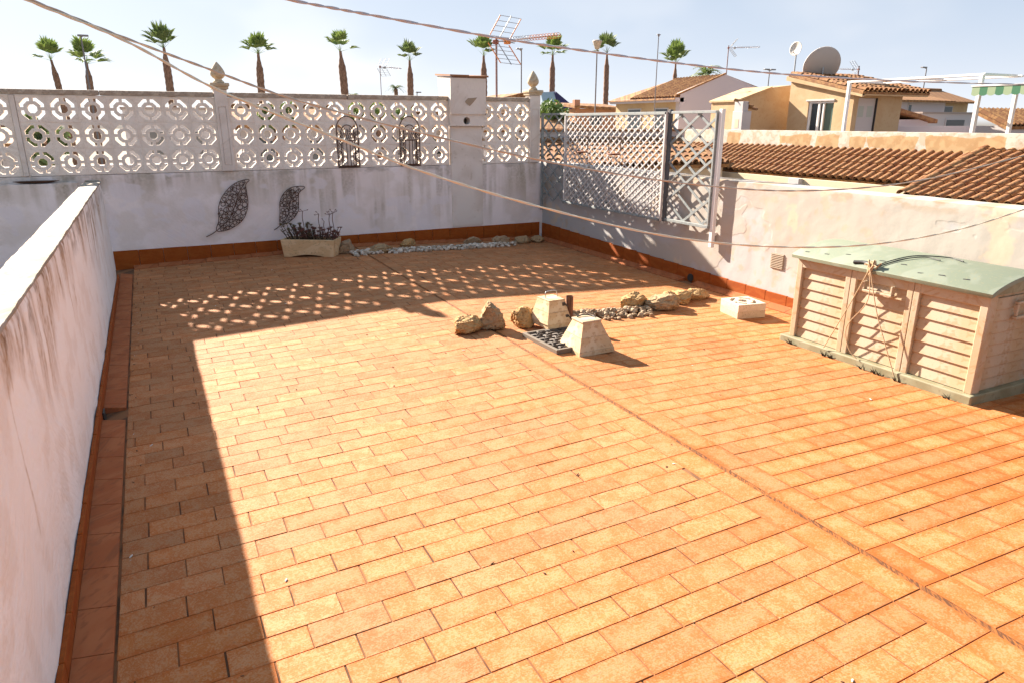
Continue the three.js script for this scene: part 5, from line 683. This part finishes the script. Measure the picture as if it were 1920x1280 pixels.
{
  const h = thing('blue_house', 'dark blue sided house with sloping top beyond the corner', 'house', [27.8, GY, -41]); const s = new THREE.Shape(); s.moveTo(25, GY); s.lineTo(31, GY); s.lineTo(31, 1.6); s.lineTo(29.4, 2.3); s.lineTo(27.38, 3.62); s.lineTo(27.3, 1.98); s.lineTo(25, 1.98); s.closePath(); const g = new THREE.ExtrudeGeometry(s, { depth: 2, bevelEnabled: false }); g.translate(0, 0, -42); wpart('wall', g, mat([0.028, 0.028, 0.11], 0.8), h);
  wpart('glass_roof', slab([[26.2, 3.55, -40.2], [27.36, 3.6, -40.2], [27.36, 2.3, -39.6], [26.2, 2.3, -39.6]], [0, 0, 1], 0.08), mat([0.28, 0.4, 0.46], 0.3), h); wpart('dark_base', box(25.0, 27.3, 0.5, 1.99, -39.9, -39.6), mat([0.04, 0.035, 0.05], 0.8), h);
  const b = thing('brown_roof_house', 'brown roofed house with an orange chimney between the blue house and a palm', 'house', [25, GY, -31]); wpart('wall', box(23, 26.3, GY, 2.2, -32, -30), mat([0.42, 0.2, 0.1], 0.9), b); wpart('roof', slab([[22.8, 2.38, -29.8], [26.5, 2.28, -29.8], [26.5, 2.55, -32.2], [22.8, 2.6, -32.2]], [0, 1, 0], 0.16), clayB, b); wpart('chimney', rbox(22.86, 23.24, 2.2, 2.72, -30.2, -29.9, 0.02, 1), mat([0.42, 0.2, 0.12], 0.9), b); win(b, 24.0, 24.9, 1.2, 1.9, -29.99);
  const c = thing('brown_gable_house', 'low brown roof showing over the parapet left of the corner pillar', 'house', [11.4, GY, -15]); wpart('wall', box(9.9, 11.0, GY, 1.9, -16, -14.1), creamWall, c); wpart('roof', merge([slab([[9.7, 2.1, -13.9], [10.9, 2.36, -13.9], [10.9, 2.36, -16.2], [9.7, 2.1, -16.2]], [0, 1, 0], 0.1), slab([[10.9, 2.36, -13.9], [11.35, 2.25, -13.9], [11.35, 2.25, -16.2], [10.9, 2.36, -16.2]], [0, 1, 0], 0.1)]), clayB, c);
}
function plainHouse(name, label, x0, x1, top, z, depth, m, wins, roofH) { const h = thing(name, label, 'house', [(x0 + x1) / 2, GY, z - depth / 2], 0, 'houses behind the lattice'); wpart('wall', box(x0, x1, GY, top, z - depth, z), m, h); if (roofH) { wpart('roof', merge([slab([[x0 - 0.3, top - 0.02, z + 0.35], [x1 + 0.3, top - 0.02, z + 0.35], [x1 + 0.3, top + roofH, z - depth / 2], [x0 - 0.3, top + roofH, z - depth / 2]], [0, 1, 0], 0.1), slab([[x0 - 0.3, top + roofH, z - depth / 2], [x1 + 0.3, top + roofH, z - depth / 2], [x1 + 0.3, top, z - depth - 0.3], [x0 - 0.3, top, z - depth - 0.3]], [0, 1, 0], 0.1)]), clayB, h); wpart('ridge', bar([x0 - 0.3, top + roofH, z - depth / 2], [x1 + 0.3, top + roofH, z - depth / 2], 0.1), clayA, h); } else wpart('parapet', merge([box(x0 - 0.05, x1 + 0.05, top + 0.002, top + 0.06, z - depth, z + 0.05)]), mat([0.34, 0.27, 0.23], 0.9), h); for (const w of wins) win(h, w[0], w[1], w[2], w[3], z); return h; }
plainHouse('white_house', 'flat-roofed white house seen through the lattice right of the left wall', -1.13, 1.1, 1.74, -14, 5, houseWhite, [[-0.6, 0.0, 0.5, 1.2], [0.4, 0.8, 0.5, 1.2]], 0);
plainHouse('white_house', 'white house with brown pitched roof seen through the lattice past the pillar', 1.9, 5.0, 1.35, -15, 5, houseWhite, [[2.3, 2.9, 0.2, 1.0], [3.9, 4.5, 0.2, 1.0]], 0.55);
plainHouse('white_house', 'white house with dark windows seen through the lattice near the chimney', 6.2, 9.6, 1.3, -15.5, 5, houseWhite, [[6.6, 7.3, 0.3, 1.0], [8.2, 8.9, 0.3, 1.0]], 0.4);
plainHouse('white_house', 'low white house at far left seen through the lattice', -9, -3.6, 0.85, -17, 5, houseWhite, [[-5.2, -4.4, -0.2, 0.5]], 0.45);
plainHouse('white_house', 'cream house behind the lattice between chimney and corner pillar', 8.6, 11.2, 1.25, -11, 3, creamWall, [[9.2, 9.8, 0.4, 1.0]], 0.35);
one('garden_wall', box(-8, 8.0, GY, 0.55, -9.2, -9.0), houseWhite, 'long low white garden wall filling the lowest lattice openings', 'wall');
// far right
plainHouse('white_house', 'white gabled house right of the ochre room', 33.0, 37, 2.5, -16, 5, lilacWall, [[34.0, 34.3, 1.9, 2.3]], 0.5);
plainHouse('yellow_house', 'yellow house with brown roof left of the awning', 37.6, 42.2, 2.55, -18, 4, ochre, [[38.4, 39.2, 1.6, 2.3], [39.8, 40.8, 1.6, 2.3]], 0.7);
plainHouse('white_house', 'bright white flat-roofed house left of the white pergola post', 24.9, 28.3, 1.72, -9, 3, houseWhite, [[26.3, 27.5, 0.9, 1.55]], 0);
{ const h = thing('far_roof_house', 'small house with tiled roof at the right behind the pergola', 'house', [21.6, 0, -3.8]); farRoof(h, [20.0, 1.36, -3.2], [1, 0, 0], 14, [0, 0.45, -1.0], 1.0, 'roof', 0.2); wpart('wall', box(20.1, 22.8, 0.003, 1.32, -4.1, -3.3), houseWhite, h); const k = thing('grey_parapet', 'lilac-grey parapet running behind the ochre room and pergola', 'wall', [23, 0, -5.6]); wpart('wall', box(19.06, 24.8, 0.003, 1.3, -6.1, -5.95), lilacWall, k); }
{ const h = thing('tiled_gable', 'small tiled roof corner tucked behind the ochre room', 'house', [21.2, GY, -8]); wpart('wall', box(20.4, 22.6, GY, 1.5, -8.6, -7.2), lilacWall, h); wpart('roof', slab([[20.2, 1.95, -7.0], [22.8, 1.5, -7.0], [22.8, 1.5, -8.8], [20.2, 1.95, -8.8]], [0, 1, 0], 0.12), clayA, h); }

// ------------------------------------------------------------------ palms, trees, poles, aerials
const leafMat = new THREE.MeshPhysicalMaterial({ color: L(0.19, 0.265, 0.06), roughness: 0.75, transmission: 0.4, thickness: 0, side: THREE.DoubleSide }), leafMat2 = new THREE.MeshPhysicalMaterial({ color: L(0.14, 0.195, 0.055), roughness: 0.8, transmission: 0.35, thickness: 0, side: THREE.DoubleSide });
const trunkMat = mat([1, 1, 1], 0.95, { map: colTex(128, 256, (u, v) => mix3([0.16, 0.085, 0.055], [0.30, 0.175, 0.115], sstep(0.35, 0.65, per(u, v, 18, 113, 4))), [3, 6]) });
function fanLeaf(P, base, az, el, pet, R, droop) { // folded fan of narrow segments
  const dir = new THREE.Vector3(Math.cos(az) * Math.cos(el), Math.sin(el), Math.sin(az) * Math.cos(el)), side = new THREE.Vector3(-Math.sin(az), 0, Math.cos(az)), up = new THREE.Vector3().crossVectors(side, dir).negate(); if (up.y < 0) up.negate();
  const h = base.clone().addScaledVector(dir, pet).add(new THREE.Vector3(0, -droop * pet * 0.3, 0)), n = 21, tri = (a, b, c) => P.push(a.x, a.y, a.z, b.x, b.y, b.z, c.x, c.y, c.z);
  const w = 0.018; tri(base.clone().addScaledVector(side, w), base.clone().addScaledVector(side, -w), h); tri(base.clone().addScaledVector(up, w), base.clone().addScaledVector(up, -w), h);
  for (let i = 0; i < n; i++) {
    const t = (i / (n - 1) - 0.5) * 2.6 + rr(-0.05, 0.05), l = R * (1 - 0.22 * t * t / 1.6) * rr(0.82, 1.1), d = dir.clone().multiplyScalar(Math.cos(t)).addScaledVector(side, Math.sin(t)).addScaledVector(up, 0.55 * Math.abs(Math.sin(t)) - 0.12).normalize(), sd = new THREE.Vector3().crossVectors(d, up).normalize();
    const m = h.clone().addScaledVector(d, l * 0.55).add(new THREE.Vector3(0, -droop * l * 0.10, 0)), e = h.clone().addScaledVector(d, l * 0.92).add(new THREE.Vector3(rr(-0.03, 0.03), -droop * l * 0.55, rr(-0.03, 0.03))), ww = l * 0.07;
    const fold = up.clone().multiplyScalar((i % 2 ? 1 : -1) * 0.02), a = m.clone().addScaledVector(sd, ww).add(fold), b = m.clone().addScaledVector(sd, -ww).sub(fold); tri(h, a, b); tri(a, e, b);
  }
}
function trunkGeo(H, r, lean, neck) { const pr = [], n = 46; for (let i = 0; i <= n; i++) { const t = i / n; let q = r * (1.06 - 0.12 * t); if (t > 1 - neck) q *= 1 - 0.62 * sstep(1 - neck, 1 - neck * 0.15, t); pr.push(new THREE.Vector2(q * (1 + (i % 2 ? 0.07 : -0.03)), H * t)); } pr.push(new THREE.Vector2(0.01, H)); const g = new THREE.LatheGeometry(pr, 14), p = g.attributes.position; for (let i = 0; i < p.count; i++) { const y = p.getY(i), k = 1 + 0.22 * (fbm(p.getX(i) * 9, y * 5, p.getZ(i) * 9, 3) - 0.5); p.setXYZ(i, p.getX(i) * k + lean * (y / H) * (y / H) * H, y, p.getZ(i) * k); } g.computeVertexNormals(); return g; }
function fanPalm(x, yTop, z, r, sd, label, lean = 0, size = 1, n = 22, tilt = 0) {
  seed(sd); const H = yTop - GY, g = thing('fan_palm', label, 'palm tree', [x - lean * H, GY, z], 0, 'row of fan palms beyond the parapet'); part('trunk', trunkGeo(H - 0.45 * size, r, lean, 0.13), trunkMat, g);
  const P = [], b0 = new THREE.Vector3(lean * H, H - 0.5 * size, 0); for (let i = 0; i < n; i++) { const t = i / n, az = i * 2.4 + rr(-0.3, 0.3), el = 1.5 - 1.1 * Math.pow(t, 0.85) + rr(-0.12, 0.12) + tilt * Math.cos(az); if (t > 0.5 && rnd() < 0.25) continue; fanLeaf(P, b0.clone().add(new THREE.Vector3(0, 0.08 * (1 - t), 0)), az, el, rr(0.55, 0.85) * size, rr(0.72, 0.98) * size, 0.08 + 0.5 * t); }
  const c = new THREE.BufferGeometry(); c.setAttribute('position', new THREE.Float32BufferAttribute(P, 3)); c.computeVertexNormals(); part('crown', c, sd % 3 ? leafMat : leafMat2, g);
}
[[-6.09, 6.5, -57.1, 0.25, 'fan palm with a leaning trunk, leftmost of the row', -0.05, 1.1, 18], [-3.73, 6.3, -55.8, 0.26, 'fan palm with drooping right fronds and a lamp behind, second from the left', 0.0, 1.2, 20], [1.36, 6.9, -48.8, 0.26, 'tall full-crowned fan palm above the left pillar, third from the left', -0.01, 1.05, 22], [7.1, 6.7, -45.8, 0.27, 'tall fan palm just right of the left pillar, fourth from the left', 0.0, 1.0, 24], [12.64, 6.75, -45.3, 0.27, 'fan palm with sparse fronds and an aerial beside it, fifth from the left', -0.015, 0.95, 14], [18.43, 6.8, -47.1, 0.27, 'fan palm above the right wire rack, left of the chimney', 0.0, 1.1, 16], [24.03, 7.1, -45.6, 0.27, 'fan palm partly hidden by the chimney top', 0.0, 1.1, 15], [30.52, 7.55, -46, 0.24, 'fan palm behind the tip of the orange aerial', 0.0, 1.05, 20], [35.76, 7.85, -45.8, 0.24, 'fan palm beside the street lamp, left of the brown roof', 0.0, 1.05, 16], [42.28, 7.2, -44.6, 0.22, 'short fan palm rising behind the brown tiled roof', 0.0, 1.15, 22]].forEach((a, i) => fanPalm(a[0], a[1] + [-0.15, -0.1, -0.1, -0.3, 0.0, -0.35, -0.15, -0.25, -0.15, -0.2][i], a[2], a[3] * [0.9, 0.95, 1, 0.92, 1.02, 0.9, 0.95, 1, 0.95, 0.9][i], 700 + i * 13, a[4], a[5] + [0, 0.012, 0, 0.008, -0.01, 0.006, 0, 0.004, -0.006, 0][i], a[6] * [1.05, 1.12, 1.08, 1.05, 1.15, 1.0, 1.1, 1.15, 1.2, 1.12][i], Math.round(a[7] * 0.8), [0.1, -0.3, 0.15, 0, -0.2, 0.2, 0.25, -0.15, 0.3, 0][i]));
function featherPalm(x, yC, z, R, sd, label) { seed(sd); const H = yC - GY, g = thing('feather_palm', label, 'palm tree', [x, GY, z], 0, 'distant feather palms'); part('trunk', trunkGeo(H, R * 0.2, 0, 0.02), trunkMat, g); const P = []; for (let i = 0; i < 26; i++) { const az = i * 2.4, el = rr(0.1, 1.3), d = new THREE.Vector3(Math.cos(az), 0, Math.sin(az)), l = R * rr(0.8, 1.1), sd2 = new THREE.Vector3(-d.z, 0, d.x); let q = null; for (let k = 0; k <= 8; k++) { const t = k / 8, p = new THREE.Vector3(0, H, 0).addScaledVector(d, l * t * Math.cos(el * (1 - t * 0.3))).add(new THREE.Vector3(0, l * (t * Math.sin(el) * 1.1 - t * t * 0.75), 0)); if (q) for (const s of [-1, 1]) { const e = p.clone().addScaledVector(sd2, s * R * 0.16 * (1 - t * 0.6)).addScaledVector(d, R * 0.1); e.y -= R * 0.06; P.push(...q.toArray(), ...p.toArray(), ...e.toArray()); } q = p; } } const c = new THREE.BufferGeometry(); c.setAttribute('position', new THREE.Float32BufferAttribute(P, 3)); c.computeVertexNormals(); part('crown', c, leafMat2, g); }
featherPalm(32.1, 4.35, -29.0, 1.5, 811, 'date palm crown showing over the ridge of the brown roof'); featherPalm(29.1, 5.6, -83.8, 1.3, 822, 'small distant feather palm over the parapet left of the chimney'); featherPalm(24.0, 4.6, -86.0, 1.2, 833, 'tiny distant feather palm peeping over the parapet');
function bush(name, label, c, R, n, sd, m, trunkH) { seed(sd); const g = thing(name, label, 'tree', [c[0], GY, c[2]]), P = [], cy = c[1] - GY; part('trunk', new THREE.CylinderGeometry(0.09, 0.16, cy, 9).translate(0, cy / 2, 0), trunkMat, g); for (let i = 0; i < 5; i++) { const a = i * 1.26; part('limb', bar([0, cy * 0.75, 0], [Math.cos(a) * R[0] * 0.5, cy + R[1] * 0.2, Math.sin(a) * R[2] * 0.5], 0.045), trunkMat, g); }
  const lobes = []; for (let i = 0; i < 12; i++) lobes.push(new THREE.Vector3(rr(-0.75, 0.75) * R[0], rr(-0.7, 0.75) * R[1], rr(-0.75, 0.75) * R[2])); for (let i = 0; i < n; i++) { const l = lobes[i % 12], v = new THREE.Vector3(rr(-1, 1), rr(-1, 1), rr(-1, 1)).normalize().multiplyScalar(Math.pow(rnd(), 0.4) * 0.45), p = new THREE.Vector3(l.x + v.x * R[0], cy + l.y + v.y * R[1], l.z + v.z * R[2]), s = rr(0.05, 0.11), u = new THREE.Vector3(rr(-1, 1), rr(-1, 1), rr(-1, 1)).normalize(), w = new THREE.Vector3(rr(-1, 1), rr(-1, 1), rr(-1, 1)).normalize(); const a = p.clone().addScaledVector(u, s), b = p.clone().addScaledVector(w, s * 0.6), d = p.clone().addScaledVector(u, -s), e = p.clone().addScaledVector(w, -s * 0.6); P.push(...a.toArray(), ...b.toArray(), ...d.toArray(), ...a.toArray(), ...d.toArray(), ...e.toArray()); }
  const q = new THREE.BufferGeometry(); q.setAttribute('position', new THREE.Float32BufferAttribute(P, 3)); q.computeVertexNormals(); part('crown', q, m, g); }
const brightLeaf = new THREE.MeshPhysicalMaterial({ color: L(0.12, 0.2, 0.035), roughness: 0.7, transmission: 0.35, thickness: 0, side: THREE.DoubleSide });
bush('leafy_tree', 'bright green leafy tree behind the corner trellis', [11.3, 1.3, -12.5], [0.85, 0.75, 0.8], 2600, 61, brightLeaf);
bush('leafy_tree', 'green tree seen through the upper lattice between the wire racks', [6.2, 1.55, -15], [0.9, 0.45, 0.8], 1800, 62, leafMat);
bush('dark_tree', 'dark tree seen through the lattice at far left', [-2.95, 0.95, -13], [0.5, 0.55, 0.5], 2200, 63, leafMat2);
bush('dark_tree', 'dark shrub seen through the lattice just right of the left pillar', [2.6, 1.55, -12.5], [0.55, 0.35, 0.5], 1500, 64, leafMat2);

// poles and lamps
function lamp(x, yTop, z, label, heads, r = 0.06, hs = 1) { const g = thing('street_lamp', label, 'street lamp', [x, GY, z], 0, 'street lamps'), H = yTop - GY; part('pole', new THREE.CylinderGeometry(r * 0.7, r, H, 10).translate(0, H / 2, 0), mat([0.16, 0.15, 0.16], 0.6), g); if (heads === 'cone') { part('shade', new THREE.LatheGeometry([[0.05, -0.42], [0.12, -0.4], [0.22, -0.1], [0.27, -0.02], [0.24, 0.04], [0, 0.08]].map(q => new THREE.Vector2(...q)), 20).translate(0, H, 0), mat([0.42, 0.34, 0.27], 0.6), g); } else for (const s of heads) part('lamp_head', merge([bar([0, H - 0.02, 0], [s * 0.35, H + 0.06, 0], 0.035), rbox(s * 0.35 - 0.28 * hs, s * 0.35 + 0.28 * hs, H + 0.02, H + 0.02 + 0.1 * hs, -0.12 * hs, 0.12 * hs, 0.03 * hs, 2)]), mat([0.2, 0.19, 0.2], 0.5), g); return g; }
lamp(-3.12, 6.05, -41.4, 'thin street lamp behind the second palm', [0.3]); lamp(21.9, 5.6, -26.2, 'street lamp with conical shade beside a palm', 'cone', 0.05); lamp(14.2, 4.35, -20.3, 'slim dark lamp post right of the aerial mast', [-0.3], 0.035, 0.5); lamp(15.4, 4.22, -12.5, 'tall thin pole with a small head behind the brown roof', [0.0], 0.022, 0.25);
lamp(47.9, 5.65, -39, 'double-headed street lamp left of the small dish', [-1, 1]); lamp(57, 5.6, -31, 'distant street lamp over the white gable', [-1]); lamp(23.5, 4.1, -60, 'short distant lamp right of the small palm', [0.4]);

function uhfAerial(x, y, z, turn, s, label, base, orange) {
  const g = thing('tv_aerial', label, 'aerial', [x, base, z], turn, 'rooftop aerials'), H = y - base, og = orange ? mat([0.55, 0.17, 0.03], 0.5) : galv, gr = galv;
  part('mast', new THREE.CylinderGeometry(0.02 * Math.max(1, s), 0.022 * Math.max(1, s), H + 0.1, 10).translate(0, (H + 0.1) / 2, 0), mat([0.22, 0.13, 0.12], 0.7), g);
  part('boom', bar([-0.1 * s, H, 0.03], [1.85 * s, H + 0.02, 0.03], 0.013 * s), mat([0.3, 0.15, 0.1], 0.5), g);
  part('clamp', rbox(-0.05 * s, 0.05 * s, H - 0.05 * s, H + 0.05 * s, -0.03, 0.06, 0.01, 1), mat([0.2, 0.06, 0.04], 0.6), g);
  for (const d of [1, -1]) { // reflector halves: vertical side rails with horizontal rods, leaning forward
    const p = (t, w) => [(0.10 + 0.36 * t) * s, H + d * (0.05 + 0.44 * t) * s, (0.03 + w * 0.37) * s];
    for (const w of [-1, 1]) part('reflector_rail', bar(p(0, w), p(1, w), 0.012 * s, 6), og, g); part('reflector_spine', bar(p(0, 0), p(1.04, 0), 0.011 * s, 6), gr, g); for (let k = 0; k <= 4; k++) part('reflector_rod', bar(p(0.12 + k * 0.22, -1), p(0.12 + k * 0.22, 1), 0.006 * s, 6), gr, g);
  }
  part('dipole_box', rbox(0.29 * s, 0.42 * s, H - 0.07 * s, H + 0.05 * s, -0.03 * s, 0.09 * s, 0.02 * s, 2), og, g); part('dipole', bar([0.35 * s, H - 0.02, -0.24 * s], [0.35 * s, H - 0.02, 0.3 * s], 0.01 * s, 6), gr, g);
  for (let k = 0; k < 17; k++) { const xx = (0.5 + k * 0.08) * s, e = new THREE.TorusGeometry(0.055 * s, 0.006 * s, 5, 12); e.rotateY(Math.PI / 2 * 0.6); e.translate(xx, H + 0.015, 0.03); part('director', e, k > 6 && orange ? og : gr, g); }
  return g;
}
uhfAerial(5.36, 2.83, -4.34, -1.15, 0.8, 'orange and grey television aerial on a mast behind the parapet', 1.0, true);
uhfAerial(13.9, 4.9, -40, 0.5, 1.1, 'small dark aerial beside the fifth palm', 2.0, false); uhfAerial(22.17, 4.45, -16.4, -0.6, 0.7, 'grey aerial on the ridge of the brown roof', 3.1, false); uhfAerial(19.4, 2.98, -7.6, 2.6, 0.5, 'small grey aerial behind the big dish', 2.4, false);
{ const h = thing('aerial_base', 'low white stair head behind the parapet carrying the orange aerial', 'roof', [5.3, GY, -4.4]); wpart('wall', box(4.6, 6.0, GY, 1.02, -5.2, -3.8), houseWhite, h); }

renderer.render(scene, camera);
